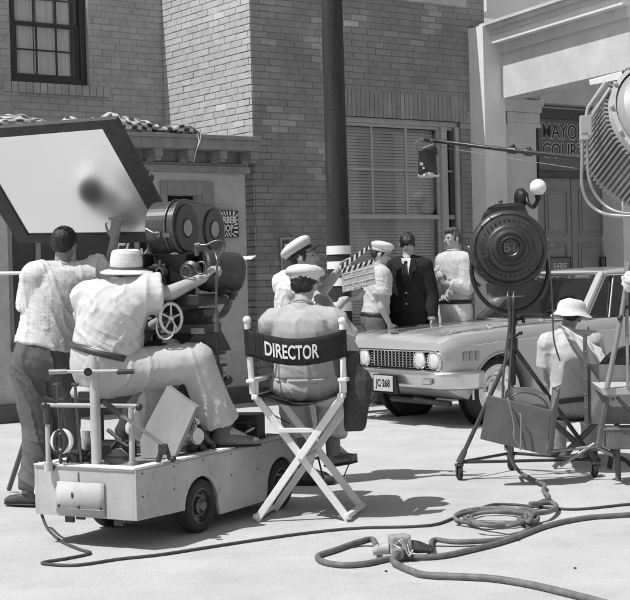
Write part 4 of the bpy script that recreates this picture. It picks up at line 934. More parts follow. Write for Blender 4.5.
def peaked_cap(o, fr, m, tilt=0., yaw=0., big=1., band=LETK, visor=LETK, up=.05, name='cap'):
    hd = fr['hd']; hu = (fr['hu']*math.cos(tilt)-fr['hf']*math.sin(tilt)).normalized(); hf = (fr['hf']-hu*fr['hf'].dot(hu)).normalized(); hr = hf.cross(hu); c = hd+hu*up-hf*.004
    b = MB()
    b.loft([(c, hr*.086, hf*.104), (c+hu*.028, hr*.088, hf*.106), (c+hu*.030, hr*.090, hf*.108), (c+hu*.050+hf*.0, hr*.112*big, hf*.128*big), (c+hu*.068, hr*.120*big, hf*.138*big), (c+hu*.086+hf*.004, hr*.114*big, hf*.130*big), (c+hu*.103+hf*.012, hr*.09*big, hf*.10*big), (c+hu*.112+hf*.014, hr*.05, hf*.06), (c+hu*.114+hf*.014, hr*.01, hf*.01)], 32)
    co_ = b.build(name, m, o)
    b = MB(); b.loft([(c+hu*.0, hr*.0885, hf*.1065), (c+hu*.026, hr*.0905, hf*.1085)], 32, False); b.build('band', band, co_)
    b = MB(); rows = []
    for j in range(5):
        t = j/4; rows.append([c+hu*(.002-.022*t)+(hr*math.sin(a)*(.088+.012*t)+hf*math.cos(a)*(.106+.060*t*max(0, math.cos(a))**.5)) for a in [math.radians(-62+124*i/16) for i in range(17)]])
    b.grid(rows); b.build('visor', visor, co_, solid=.005)
    return co_
def JJ(**k): return k
# ---- A. man in dotted shirt, standing at the left
dA = 9.85
gA = G(33, 505)
Ja = JJ(pel=P(42, 362, dA), nk=P(62, 268, dA+.06), hd=P(64.5, 245, dA+.06), sL=P(37, 277, dA-.02), sR=P(88, 277, dA+.10), eL=P(33, 318, dA+.05), eR=P(110, 266, dA+.18), wL=P(60, 335, dA+.30), wR=P(114.5, 240, dA+.17),
    hL=P(30, 368, dA), hR=P(54, 366, dA+.05), kL=P(38, 428, dA-.0), kR=P(66, 425, dA+.15), aL=P(34, 489, dA-.03), aR=P(60, 480, dA+.18), tL=P(20, 497, dA+.02), tR=P(75, 478, dA+.30))
A_, fa = person('person', 'dark-haired man in a white dotted shirt standing behind the dolly, arm raised', Ja, Rt, skin=SKIND, w=1.03, hands={'R': (P(116, 220, dA+.14)-P(114.5, 240, dA+.17), V((.2, 1, .3)), -Rt, .25)}, headf=V((.25, 1, 0)), face=True)
hair(A_, fa, HAIRD, vol=1.04)
shirt(A_, fa, DOTS, .80, t0=.15, add=.046, wrinkle=(.013, 10), belly=.03)
trousers(A_, fa, TROUSG, add=.032, t1=.17, hem=.045, end=1.0, wrinkle=(.02, 9)); shoes(A_, fa, LEATH)
# ---- B. man in straw hat sitting on the dolly
dB = 8.95
Jb = JJ(pel=P(100, 370, dB), nk=P(120, 287, dB), hd=P(126, 269, dB+.05), sL=P(90, 300, dB+.02), sR=P(146, 294, dB-.05), eL=P(102, 335, dB+.28), eR=P(170, 293, dB-.02), wL=P(135, 330, dB+.45), wR=P(203, 278, dB+.05),
    hL=P(97, 368, dB+.14), hR=P(104, 374, dB-.06), kL=P(172, 372, dB+.35), kR=P(196, 362, dB+.0), aL=P(140, 440, dB+.5), aR=P(222, 428, dB+.08), tL=P(165, 448, dB+.5), tR=P(244, 438, dB+.1))
B_, fb = person('person', 'stout man in a straw hat and blossom-print shirt seated on the dolly', Jb, (Rt*.75-Fw*.45), w=1.12, bulge=.05, headf=V((.45, 1, 0)), headu=Z,
    hands={'R': ((P(214, 268, dB+.05)-P(203, 278, dB+.05)), V((.3, .5, -1)), V((.1, 1, .2)), 1.1)}, face=True)
hair(B_, fb, HAIRM, vol=.86)
shirt(B_, fb, FLOW, .62, t0=.25, add=.045, belly=.10, wrinkle=(.014, 9), flare=.03)
trousers(B_, fb, WCLOTH2, add=.045, t1=.26, hem=.06, end=.93, wrinkle=(.016, 9), belt=LEATH, badd=.012)
shoes(B_, fb, SUEDE); 
b = MB(); b.cap(P(224, 420, dB+.08), P(221, 438, dB+.08), .060, .056); b.build('sock', TROUSG, B_)
hc = P(126.5, 271, dB+.05); hx = V((.98, .1, -.03)).normalized(); hz = V((.03, -.08, 1)).normalized()
b = MB(); b.lathe(hc, hz, [(.098, .0), (.101, .02), (.102, .055), (.098, .085), (.093, .112), (.084, .128), (.072, .132), (.05, .126), (.0, .120)], 32, sx=1.0, sy=1.12, xd=hx)
STRAW = mat('straw', .62, .8, ns=60, na=.12, bump=.003, bs=130); ht = b.build('straw_hat', STRAW, B_)
b = MB(); b.lathe(hc, hz, [(.095, .004), (.135, -.002), (.163, -.012), (.164, -.006), (.135, .006), (.10, .013)], 40, sx=1.0, sy=1.15, xd=hx); b.build('brim', STRAW, ht)
b = MB(); b.lathe(hc, hz, [(.1025, .012), (.1035, .030)], 32, sx=1.0, sy=1.12, xd=hx); b.build('hat_band', mat('striped_band', .14, .8, na=.3, ns=8), ht)
# ---- C. operator in dark clothes, mostly behind the hat man
dC = 9.75
Jc = JJ(pel=P(130, 372, dC), nk=P(126, 300, dC), hd=P(134, 284, dC+.06), sL=P(110, 312, dC), sR=P(145, 308, dC-.1), eL=P(118, 345, dC+.2), eR=P(140, 334, dC-.25), wL=P(150, 330, dC+.2), wR=P(157, 322, dC-.35),
    hL=P(125, 372, dC+.1), hR=P(128, 366, dC-.1), kL=P(168, 362, dC+.2), kR=P(168, 353, dC-.15), aL=P(172, 430, dC+.2), aR=P(122, 440, dC-.1), tL=P(190, 440, dC+.2), tR=P(136, 446, dC-.1))
C_, fc = person('person', 'operator in dark clothes mostly hidden between the straw-hatted man and the camera', Jc, (Rt*.6-Fw*.8), skin=SKIND, headf=V((.6, .8, 0)), headu=Z, hands={'R': (V((.6, -.1, .35)), V((.2, -.9, -.3)), V((0, 0, 1)), 1.0)})
hair(C_, fc, HAIRD); shirt(C_, fc, TROUSD, 1.7, t0=.02, add=.02); trousers(C_, fc, TROUSD, add=.035, t1=.12); shoes(C_, fc, LEATH)
# ---- D. director
dD = 9.2
Jd = JJ(pel=P(304, 380, dD), nk=P(302, 310, dD-.02), hd=P(304, 286, dD+.06), sL=P(274, 325, dD-.0), sR=P(332, 323, dD-.05), eL=P(266, 360, dD+.2), eR=P(353, 352, dD+.02), wL=P(290, 372, dD+.40), wR=P(333, 310, dD+.18),
    hL=P(290, 384, dD+.02), hR=P(318, 384, dD-.02), kL=P(292, 394, dD+.50), kR=P(330, 396, dD+.46), aL=P(300, 444, dD+.50), aR=P(333, 446, dD+.36), tL=P(302, 455, dD+.68), tR=P(345, 456, dD+.46))
D_, fd_ = person('person', 'man in a white flat cap seated in the director chair, hand at his face', Jd, Rt, w=1.0, bulge=.04, skin=SKIN, headf=V((.25, 1, -.15)), headu=V((.05, .12, 1)), hands={'R': (V((-.5, .3, .55)), V((-.6, -.2, .2)), V((0, .4, 1)), .7)})
hair(D_, fd_, HAIRD, vol=1.02)
shirt(D_, fd_, GCLOTH, .60, t0=.04, add=.036, wrinkle=(.012, 9)); trousers(D_, fd_, WCLOTH2, add=.030, t1=.05, end=.84, fill=True, hem=.05, belt=WCLOTH2); shoes(D_, fd_, SUEDE)
hd = Jd['hd']; q = V((.05, .10, 1)).normalized(); qf = (V((.35, 1, -.1))-q*V((.35, 1, -.1)).dot(q)).normalized(); qr = qf.cross(q); c = hd+q*.045
b = MB(); b.loft([(c-q*.01, qr*.092, qf*.106), (c+q*.02, qr*.096, qf*.112), (c+q*.026+qf*.01, qr*.122, qf*.135), (c+q*.045+qf*.012, qr*.127, qf*.14), (c+q*.068+qf*.006, qr*.115, qf*.122), (c+q*.085, qr*.08, qf*.085), (c+q*.092, qr*.02, qf*.02)], 32)
b.build('flat_cap', WCLOTH, D_, remesh=.006, smooth=8, wrinkle=(.003, 14))
b = MB(); b.grid([[c-q*(.008+.02*t)+(qr*math.sin(a)*(.094+.01*t)+qf*math.cos(a)*(.108+.05*t)) for a in [math.radians(-60+120*i/12) for i in range(13)]] for t in (0, .5, 1)]); b.build('cap_visor', WCLOTH, D_, solid=.006)
# ---- E. crew man with slate, cap tilted back
dE = 10.6
Je = JJ(pel=P(296, 362, dE), nk=P(296, 277, dE), hd=P(303, 258, dE-.02), sL=P(285, 284, dE+.14), sR=P(300, 290, dE-.17), eL=P(322, 292, dE+.16), eR=P(325, 322, dE-.2), wL=P(341, 268, dE+.05), wR=P(344, 300, dE-.12),
    hL=P(296, 364, dE+.08), hR=P(298, 365, dE-.08), kL=P(300, 420, dE+.1), kR=P(305, 420, dE-.08), aL=P(298, 478, dE+.1), aR=P(302, 480, dE-.08), tL=P(315, 482, dE+.1), tR=P(320, 484, dE-.08))
for kk, a_, b__ in (('kL', 'hL', 'aL'), ('kR', 'hR', 'aR')): pass
for s_ in 'LR':
    g_ = G(302, 492 if s_ == 'R' else 487); Je['a'+s_] = V((Je['a'+s_].x, Je['a'+s_].y, .09)); Je['t'+s_] = Je['a'+s_]+V((.14, 0, -.03))
E_, fe = person('person', 'crew man in a tilted white yachting cap holding up the striped slate', Je, -Fw, skin=SKIN, headf=V((1, -.15, .25)), headu=V((-.15, 0, 1)),
    hands={'L': (P(350, 259, dE+.0)-P(341, 268, dE+.05), V((.3, -.5, -.8)), V((0, -1, .3)), .6), 'R': (V((1, -.1, .12)), V((0, .15, 1)), V((0, 1, .2)), .35)})
hair(E_, fe, HAIRD); facebits(E_, fe, HAIRD); peaked_cap(E_, fe, WCLOTH, tilt=.40, big=.93, up=.03)
shirt(E_, fe, WCLOTH, .62, t0=.04, add=.034, belly=.05); trousers(E_, fe, WCLOTH2, add=.035, t1=.14, belt=LEATH); shoes(E_, fe, LEATH)
# ---- F. G. H. three men behind the car
def stand_man(label, x, d, top, R, headf, headu=Z, H=1.8, lean=V((0, 0, 0)), arms=None, skin=SKIN, **kw):
    zt = P(x, top, d).z; p0 = P(x, 300, d); p0 = V((p0.x, p0.y, 0)); R = R.normalized(); fw = Z.cross(R); J = {}
    f = lambda h, r=0, ff=0: p0+Z*(zt-(1-h)*H)+R*r+fw*ff+lean*max(0, h-.5)*2
    J.update(pel=f(.52), nk=f(.845), hd=f(.928), sL=f(.795, -.180), sR=f(.795, .180), hL=f(.51, -.09), hR=f(.51, .09), kL=f(.28, -.10), kR=f(.28, .10), aL=f(.05, -.10), aR=f(.05, .10), tL=f(.03, -.11, .13), tR=f(.03, .11, .13),
        eL=f(.62, -.25, -.02), eR=f(.62, .25, -.02), wL=f(.485, -.25, .05), wR=f(.485, .25, .05))
    if arms: J.update(arms(f))
    o, fr = person('person', label, J, R, skin=skin, headf=headf, headu=headu, voxel=.008, **kw)
    if headf.z > -.5: facebits(o, fr)
    return o, fr
RG = V((-1, .25, 0)); 
Go, fg = stand_man('man in a dark suit and tie standing with his head bowed behind the car bonnet', 408, 16.0, 233, RG, V((-.15, -1, -.75)), headu=V((-.05, -.55, 1)), H=1.86, w=1.05, headpos=None) if False else stand_man('man in a dark suit and tie standing with his head bowed behind the car bonnet', 409, 16.0, 232, RG, V((.05, -1, -.95)), headu=V((-.05, -.9, 1)), H=1.86, w=1.08, hands={'L': (V((0, -.1, -1)), V((-1, 0, 0)), V((0, -1, 0)), .4), 'R': (V((0, -.1, -1)), V((1, 0, 0)), V((0, -1, 0)), .4)})
hair(Go, fg, HAIRD, vol=1.05, style='wavy')
Jg = fg['J']; dn = lambda q: Jg['pel']-Z*q
shirt(Go, fg, SUIT, 1.93, name='suit_jacket', t0=.02, add=.030, wrinkle=(.008, 9), collar=False, lower=[(dn(.20), fg['R']*.215, fg['fw']*.165), (dn(.0), fg['R']*.20, fg['fw']*.155), (dn(-.2), fg['R']*.185, fg['fw']*.14)])
trousers(Go, fg, SUIT, add=.03, t1=.12); shoes(Go, fg, LEATH)
ff = fg['fw']; nkp = Jg['nk']
fy = lambda r, z, o=0.: nkp+fg['R']*r+Z*(z-.02)+ff*(.152+o)
b = MB(); b.prism([fy(-.055, .02, -.045), fy(.055, .02, -.045), fy(.048, -.08, .0), fy(0, -.30, .008), fy(-.048, -.08, .0)], ff*.012); b.build('shirt_front', WCLOTH, Go)
b = MB(); b.prism([fy(-.016, -.02, -.018), fy(.016, -.02, -.018), fy(.028, -.17, .012), fy(.0, -.30, .016), fy(-.028, -.17, .012)], ff*.012); b.ell(fy(0, -.025, -.01), fg['R']*.02, ff*.015, Z*.018); b.build('necktie', LETK, Go)
for sd in (-1, 1):
    b = MB(); b.prism([fy(.055*sd, .03, -.05), fy(.10*sd, .0, -.05), fy(.115*sd, -.11, -.012), fy(.085*sd, -.13, .0), fy(.01*sd, -.33, .012), fy(.042*sd, -.09, .012)], ff*.012); b.build('lapel', SUIT, Go)
    b = MB(); w_ = Jg['wL' if sd < 0 else 'wR']; e_ = Jg['eL' if sd < 0 else 'eR']; d_ = (w_-e_).normalized(); b.cyl(w_-d_*.03, w_+d_*.012, .045, .042, 16); b.build('shirt_cuff', WCLOTH, Go)
b = MB(); b.cyl(fy(.0, -.36, .0), fy(.0, -.36, .022), .013); b.build('button', GREYM, Go); b = MB(); b.cyl(fy(.0, -.48, .0), fy(.0, -.48, .02), .013); b.build('button', GREYM, Go)
RHm = V((-.7, .75, 0))
Ho, fh = stand_man('young man with wavy hair in a pale shirt standing right of the suited man', 455, 16.3, 227, RHm, V((-1, -.45, -.12)), H=1.88, w=1.04,
    arms=lambda f: dict(eR=f(.64, .22, .03), wR=f(.70, .06, .22), eL=f(.63, -.23, .05), wL=f(.67, -.06, .25)), hands={'R': (V((-.15, -.3, .9)), V((.6, .6, 0)), V((.6, -.6, .3)), .8), 'L': (V((-.5, -.2, .75)), V((.6, .6, 0)), V((-.6, .6, .2)), .8)})
hair(Ho, fh, HAIRM, style='wavy'); shirt(Ho, fh, WCLOTH2, 1.72, t0=.14, add=.026, wrinkle=(.010, 10)); trousers(Ho, fh, WCLOTH, add=.03, t1=.14, belt=LETK); shoes(Ho, fh, LEATH)
RF = V((.15, -1, 0))
Fo, ff_ = stand_man('man in a white peaked uniform cap facing right, between the slate and the suited man', 374, 15.7, 243, RF, V((1, -.1, -.35)), headu=V((.25, 0, 1)), H=1.74, lean=V((.10, 0, 0)),
    arms=lambda f: dict(eR=f(.60, .22, .02), wR=f(.50, .20, .12)))
hair(Fo, ff_, HAIRD); peaked_cap(Fo, ff_, WCLOTH, tilt=-.02, big=.93, up=.03, band=WCLOTH2, visor=GREYM); shirt(Fo, ff_, WCLOTH2, .6, t0=.12, add=.03); trousers(Fo, ff_, TROUSG, add=.03, t1=.14, belt=LETK); shoes(Fo, ff_, LEATH)
# ---- I. seated worker at the right
dI = 11.22
Ji = JJ(pel=P(574, 404, dI), nk=P(566, 334, dI+.04), hd=P(571, 316, dI+.08), sL=P(549, 345, dI), sR=P(591, 342, dI+.02), eL=P(549, 384, dI+.06), eR=P(597, 378, dI+.2), wL=P(558, 400, dI+.32), wR=P(585, 396, dI+.42),
    hL=P(564, 406, dI+.05), hR=P(584, 406, dI+.02), kL=P(556, 402, dI+.5), kR=P(592, 402, dI+.48), aL=P(556, 452, dI+.55), aR=P(592, 452, dI+.5), tL=P(556, 456, dI+.7), tR=P(592, 456, dI+.65))
I_, fi = person('person', 'worker in a pale sun hat and white neck cloth seated on a folding stool', Ji, Rt, skin=SKIND, headf=V((.3, 1, -.2)), bulge=.04, w=.98)
hair(I_, fi, HAIRD); shirt(I_, fi, mat('tan_shirt', .50, .9, na=.05, ns=6, spec=.2, bump=.005, bs=20), .55, t0=.06, add=.03, wrinkle=(.01, 9)); trousers(I_, fi, mat('tan_trousers', .42, .9, na=.05, ns=6, spec=.2, bump=.005, bs=20), add=.035, t1=.10, fill=True, belt=LEATH); shoes(I_, fi, LEATH)
hc = Ji['hd']+V((-.0, -.02, .01)); hz = V((.10, .12, 1)).normalized()
b = MB(); b.rev(hc, hz, [(.165, -.022), (.162, -.024), (.150, -.010), (.128, .012), (.115, .030), (.112, .055), (.107, .078), (.094, .100), (.07, .116), (.04, .124), (.0, .127)], 40); ht = b.build('sun_hat', WCLOTH, I_)
for v_ in ht.data.vertices: v_.co += V((0, 0, 1))*.010*noise.noise(v_.co*14)+V(v_.co.normalized())*.006*noise.noise(v_.co*22)

b = MB(); b.grid([[lin(P(561, 325, dI-.12), P(600, 348, dI-.20), i/10)+(P(584, 376, dI-.22)-P(566, 338, dI-.14))*(j/8)*(.9*math.sin(PI*(i+2)/14))+V((0, -.035*math.sin(i*1.3), .008*math.sin(j*2.))) for i in range(11)] for j in range(9)]); b.build('neck_cloth', WCLOTH, I_, solid=.01)
# ------------------------------------------------------------------ camera dolly
o0 = G(137, 521, .174); o0 = V((o0.x, o0.y, 0)); DF = V((.483, .876, 0)).normalized(); DR = V((DF.y, -DF.x, 0))
def T(a, b, z): return o0+DF*a+DR*b+Z*z       # a along the dolly, b across (0 = near side, -.74 = far side)
DZ = .459; DWD = .72; DLN = 1.85
DO = thing('camera_dolly', T(.9, -.36, 0), 'white-painted wheeled camera dolly with a scuffed box body and control levers', 'dolly')
def arcpoly(a0, r=.178, zc=.16, zb=.174, n=14):
    out = []
    for k in range(n+1):
        an = PI - PI*k/n; z = zc+r*math.sin(an)*1.0; out.append((a0+r*math.cos(an), z))
    return out
WA = (.655, 1.60)
for side_b in (0., -DWD):
    poly = [(0, DZ), (0, .174)]
    poly += [(WA[0]-.178, .16)]+arcpoly(WA[0])[1:-1]+[(WA[0]+.178, .15), (WA[0]+.2, .078), (WA[1]-.2, .082), (WA[1]-.178, .15)]+arcpoly(WA[1])[1:-1]+[(WA[1]+.178, .17), (DLN, .174), (DLN, DZ)]
    pts = [T(a, side_b, z) for a, z in poly]
    b = MB(); n_ = len(pts); off = DR*(-.02 if side_b == 0 else .02)
    b.prism(pts if side_b else pts[::-1], off); b.build('side_panel', WPAINT2, DO)
b = MB(); b.hexa([T(0, -.021, .174), T(0, -DWD+.021, .174), T(.02, -DWD+.021, .174), T(.02, -.021, .174), T(0, -.021, DZ), T(0, -DWD+.021, DZ), T(.02, -DWD+.021, DZ), T(.02, -.021, DZ)]); b.build('rear_panel', WPAINT2, DO)
b = MB(); b.hexa([T(DLN-.02, -.021, .174), T(DLN-.02, -DWD+.021, .174), T(DLN, -DWD+.021, .174), T(DLN, -.021, .174), T(DLN-.02, -.021, DZ), T(DLN-.02, -DWD+.021, DZ), T(DLN, -DWD+.021, DZ), T(DLN, -.021, DZ)]); b.build('front_panel', WPAINT2, DO)
b = MB(); b.box(T(DLN/2, -DWD/2, DZ-.012), DF*(DLN/2-.022), DR*(DWD/2-.022), Z*.008); b.build('deck', WOODG, DO)
b = MB(); b.box(T(DLN/2, -DWD/2, .24), DF*(DLN/2-.25), DR*(DWD/2-.2), Z*.05)
for a_ in (.1, .2): b.box(T(a_, -.2, .15), DF*.008, DR*.03, Z*.03); b.box(T(a_, -.55, .15), DF*.008, DR*.03, Z*.03)
b.build('chassis', TRIMD, DO)
for sb in (-.045, -DWD+.03):
    b = MB(); b.box(T(DLN/2, sb, DZ+.003), DF*(DLN/2), DR*.035, Z*.004); b.build('deck_edge', WPAINT, DO)
b = MB(); b.box(T(.04, -DWD/2, DZ+.0045), DF*.04, DR*(DWD/2-.08), Z*.004); b.build('deck_edge', WPAINT, DO)
# rear plate
b = MB(); rows = []
for j in range(2): rows.append([T(-.008-.010*math.sin(PI*i/10), lin(-.555, -.215, i/10), lin(.19, .375, j)) for i in range(11)])
b.grid(rows); rp_ = b.build('rear_plate', WPAINT2, DO, solid=.012)
b = MB()
for q in (-.535, -.385, -.235): b.sph(T(-.018-.008*(1-abs(q+.385)/.15), q, .235), .008, 8, 6)
b.build('bolt', IRON, rp_)
b = MB(); b.tube([T(-.016, -.55, .222), T(-.022, -.47, .222), T(-.025, -.385, .222), T(-.022, -.30, .222), T(-.016, -.22, .222)], .003, 6); b.tube([T(-.004, -.40, .378), T(-.004, -.40, .43)], .005, 6); b.build('scratch_line', GREYM, rp_)
b = MB(); b.ell(T(-.025, -.43, .30), DR*.010, DF*.003, Z*.018); b.build('paint_chip', TRIMD, rp_)
for a_ in WA:
    for sb, sg_ in ((-.0, 1), (-DWD, -1)):
        c = T(a_, sb-sg_*.045, .16); axn = DR*sg_; wt = .16
        b = MB(); b.lathe(c, axn, [(.07, -.05), (.13, -.055), (.152, -.045), (.16, -.03), (.16, .03), (.152, .045), (.135, .052), (.108, .05), (.104, .035)], 40); wh = b.build('wheel', RUB, DO)
        b = MB(); b.lathe(c, axn, [(.106, .046), (.098, .047), (.092, .02), (.055, .018), (.05, .04), (.038, .045), (.03, .06), (.014, .065), (0, .065)], 32); b.build('rim', IRONG, wh)
        b = MB()
        for k in range(5): an = 2*PI*k/5; b.sph(c+axn*.03+(DF*math.cos(an)+Z*math.sin(an))*.075, .009, 8, 6)
        b.build('wheel_nuts', IRON, wh)
    b = MB(); b.cyl(T(a_, -.06, .16), T(a_, -DWD+.06, .16), .02); b.build('axle', IRON, DO)
for q in range(0, 12, 2):
    for z_ in (.43,) if q % 2 else (.43, .30):
        b = MB(); b.sph(T(.06+q*.155, .002, z_), .005, 8, 6)
        if abs(.06+q*.155-WA[0]) > .2 and abs(.06+q*.155-WA[1]) > .2 or z_ > .4: b.build('bolt', IRON, DO)
b = MB(); b.bar(T(.01, .003, DZ-.006), T(DLN, .003, DZ-.006), .006, .012); b.bar(T(-.003, -.01, DZ-.006), T(-.003, -DWD+.01, DZ-.006), .006, .012); b.build('edge_strip', GREYM, DO)
# levers, posts, pads
dd = 8.32
b = MB(); b.tube([P(97, 472, dd), P(95.5, 420, dd), P(94, 361, dd)], .030, 14); b.cyl(P(94, 362, dd), P(93.8, 357, dd), .017); b.build('steering_post', WPAINT2, DO)
b = MB(); b.tube([P(66, 371.5, dd-.03), P(118, 371, dd-.03)], .011, 10); b.cyl(P(88, 372, dd-.045), P(88, 372, dd-.10), .022, .02); hb = b.build('handlebar', ALU, DO)
for x0, x1 in ((49, 67), (117, 134)): b = MB(); b.tube([P(x0, 372, dd-.03), P(x1, 371.5, dd-.03)], .015, 10); b.build('grip', IRON if x0 > 100 else GREYM, hb)
b = MB(); b.cyl(P(88, 372, dd-.101), P(88, 372, dd-.105), .024); b.build('hub_cap', LETK, hb)
b = MB(); b.tube([P(42, 405, dd), P(138, 406, dd)], .013, 10); gt = b.build('rear_rail', WPAINT2, DO)
for x in (47, 131): b = MB(); b.tube([P(x, 407, dd), P(x+1.5, 470, dd)], .014 if x < 100 else .017, 10); b.cyl(P(x+1.3, 462, dd), P(x+1.5, 471, dd), .026); b.build('rail_post', WPAINT2, gt)
b = MB(); b.tube([P(47, 404, dd), P(47.5, 424, dd)], .022, 10); b.sph(P(44.5, 406, dd), .024); b.sph(P(139, 407, dd), .022); b.tube([P(44, 397, dd), P(56, 402, dd)], .010, 8); b.build('rail_clamp', IRON, gt)
b = MB(); b.tube([P(103, 401, dd-.05), P(121, 415, dd-.05)], .017, 10); b.build('lever_grip', IRON, DO)
b = MB(); b.tube([P(120, 414, dd-.05), P(162, 444, dd-.02)], .011, 10); b.build('long_lever', GREYM, DO)
b = MB(); b.box(P(163, 449, dd), Rt*.025, Fw*.03, Up*.03); b.tube([P(163, 446, dd), P(158, 462, dd)], .016); b.tube([P(166, 446, dd), P(170, 460, dd)], .012); b.sph(P(173, 459, dd-.05), .02); b.build('lever_bracket', IRON, DO, bevel=.005)
for pts_, r_ in (([(57, 385), (59, 420), (61, 470)], .006), ([(75, 385), (77, 410), (82, 470)], .009), ([(62, 400), (66, 430)], .005)):
    b = MB(); b.tube([P(x, y, dd+.05) for x, y in pts_], r_, 8); x, y = pts_[0]; b.cyl(P(x, y, dd+.05), P(x, y-2, dd+.05), .022); lv = b.build('lever', IRONG, DO)
ringc = P(62, 441, dd-.02)
b = MB(); b.tube([ringc+Rt*.052*math.cos(a)+Up*.058*math.sin(a) for a in [2*PI*k/28 for k in range(28)]], .015, 10, True); b.build('cable_ring', WPAINT, DO)
b = MB(); b.tube([ringc+Rt*(-.01)+Rt*.03*math.cos(a)+Up*.062*math.sin(a)-Fw*.012 for a in [2*PI*k/28 for k in range(28)]], .012, 8, True); b.tube([ringc+Up*.06, ringc+Up*.16], .008); b.build('ring_strap', IRON, DO)
b = MB(); b.loft([(P(92, 398, 8.9), Rt*.10, Fw*.10), (P(92, 397, 8.9), Rt*.125, Fw*.12), (P(92, 392, 8.9), Rt*.135, Fw*.13), (P(92, 387, 8.9), Rt*.12, Fw*.12), (P(92, 386, 8.9), Rt*.08, Fw*.08)], 24); b.build('round_seat', WPAINT2, DO)
b = MB(); b.tube([P(100, 397, 8.9), P(101, 456, 8.9)], .022, 10); b.box(P(84, 395, 8.72), Rt*.03, Fw*.03, Up*.02); b.build('seat_post', IRON, DO)
# clutter on the deck
def dbox(x, y, w_, h_, d_, dep, m, nm, rz=0.): 
    b = MB(); c = P(x, y, d_); X = (DR*math.cos(rz)+DF*math.sin(rz)); Y = Z.cross(X); b.box(c, X*w_/2, Y*dep/2, Z*h_/2); return b.build(nm, m, DO, bevel=.006)
dbox(112, 455, .22, .16, 8.7, .22, BLACK, 'battery_box', .1); dbox(78, 462, .10, .14, 8.55, .1, IRON, 'pump_unit'); dbox(90, 458, .09, .18, 8.75, .12, BLACK, 'pump_unit'); dbox(118, 463, .14, .09, 8.45, .12, TRIMD, 'pump_unit', .4)
b = MB(); b.cyl(P(86, 438, 8.7), P(86.5, 464, 8.7), .035); b.cyl(P(86, 431, 8.7), P(86, 438, 8.7), .025); b.build('bottle_jack', ALU, DO)
b = MB()
for q in range(5): b.tube(spline([P(55+6*q+random.uniform(-2, 2), 470, dd+.08*q), P(50+10*q, 455-random.uniform(0, 8), dd+.1), P(62+9*q, 460, dd+.15), P(66+8*q, 471, dd+.1)], 5), .007, 6)
b.build('loose_cables', CABLED, DO)
b = MB(); b.tube([P(112, 448, dd+.2), P(118, 440, dd+.2), P(128, 447, dd+.15), P(135, 440, dd+.15)], .014, 8); b.tube([P(108, 430, dd+.3), P(122, 441, dd+.2)], .012, 8); b.sph(P(123, 447, dd+.2), .025); b.build('linkage', IRON, DO)
b = MB(); b.prism([P(112, 450, dd+.1), P(119, 449, dd+.1), P(137, 468, dd+.05), P(126, 471, dd+.02), P(110, 462, dd+.06)], V((.01, .05, 0))); b.build('foot_pedal', WOODG, DO, bevel=.006)
b = MB(); b.ell(P(116, 470.5, dd+.05), Rt*.12, Fw*.07, Up*.012); b.ell(P(108, 469, dd+.02), Rt*.06, Fw*.05, Up*.018); b.ell(P(137, 466, dd+.12), Rt*.14, Fw*.05, Up*.016); b.build('rag', WCLOTH, label='crumpled white rag lying on the rear corner of the dolly deck', cat='rag', remesh=.005, smooth=2, wrinkle=(.01, 20))
# slanted plywood board
b = MB(); b.prism([P(167, 386, 8.75), P(196, 407, 8.62), P(173.5, 458, 8.55), P(141, 458, 8.6), P(140, 440, 8.65), P(147, 424, 8.7)], V((.02, .035, .0))); b.build('plywood_board', WOODG, label='pale plywood sheet leaning upright on the dolly beside the seated man', cat='board', bevel=.002)
b = MB(); b.cyl(P(182, 437, 8.85), P(197, 436, 8.75), .055, .052, 24); b.cyl(P(197, 436, 8.75), P(198.5, 436, 8.74), .045); b.tube([P(193, 430, 8.8), P(196, 423, 8.8)], .014); b.sph(P(197, 422, 8.8), .02); b.build('electric_motor', ALU, DO)
b = MB(); b.bar(P(196, 424, 8.95), P(214, 447, 8.85), .03, .012); b.bar(P(178, 410, 9.0), P(206, 452, 8.9), .04, .015); b.box(P(186, 450, 8.95), DF*.08, DR*.1, Z*.035); b.build('linkage', IRON, DO)
cs = P(243, 427, 9.45)
b = MB(); b.box(cs, (DR*.95+DF*.3).normalized()*.125, (DF*.95-DR*.3).normalized()*.10, Z*.088); bx_ = b.build('black_case', BLACK, None, bevel=.006, label='black equipment case with two latches standing on the front end of the dolly', cat='case')
X_ = (DR*.95+DF*.3).normalized(); Y_ = (DF*.95-DR*.3).normalized()
b = MB(); b.box(cs+Z*.04-Y_*.102, X_*.127, Y_*.004, Z*.006); b.build('lid_seam', IRONG, bx_)
for q in (-.03, .07): b = MB(); b.box(cs+Z*.03-Y_*.106+X_*q, X_*.012, Y_*.005, Z*.025); b.build('latch', IRONG, bx_)
b = MB(); b.ell(cs-Y_*.104+X_*.07-Z*.01, X_*.035+Z*.018, Y_*.003, Z*.008-X_*.004); b.build('torn_label', SIGNW, bx_)
b = MB(); b.box(T(1.35, -.16, DZ+.012), DF*.09, DR*.07, Z*.008); b.build('rubber_mat', CANV, DO)
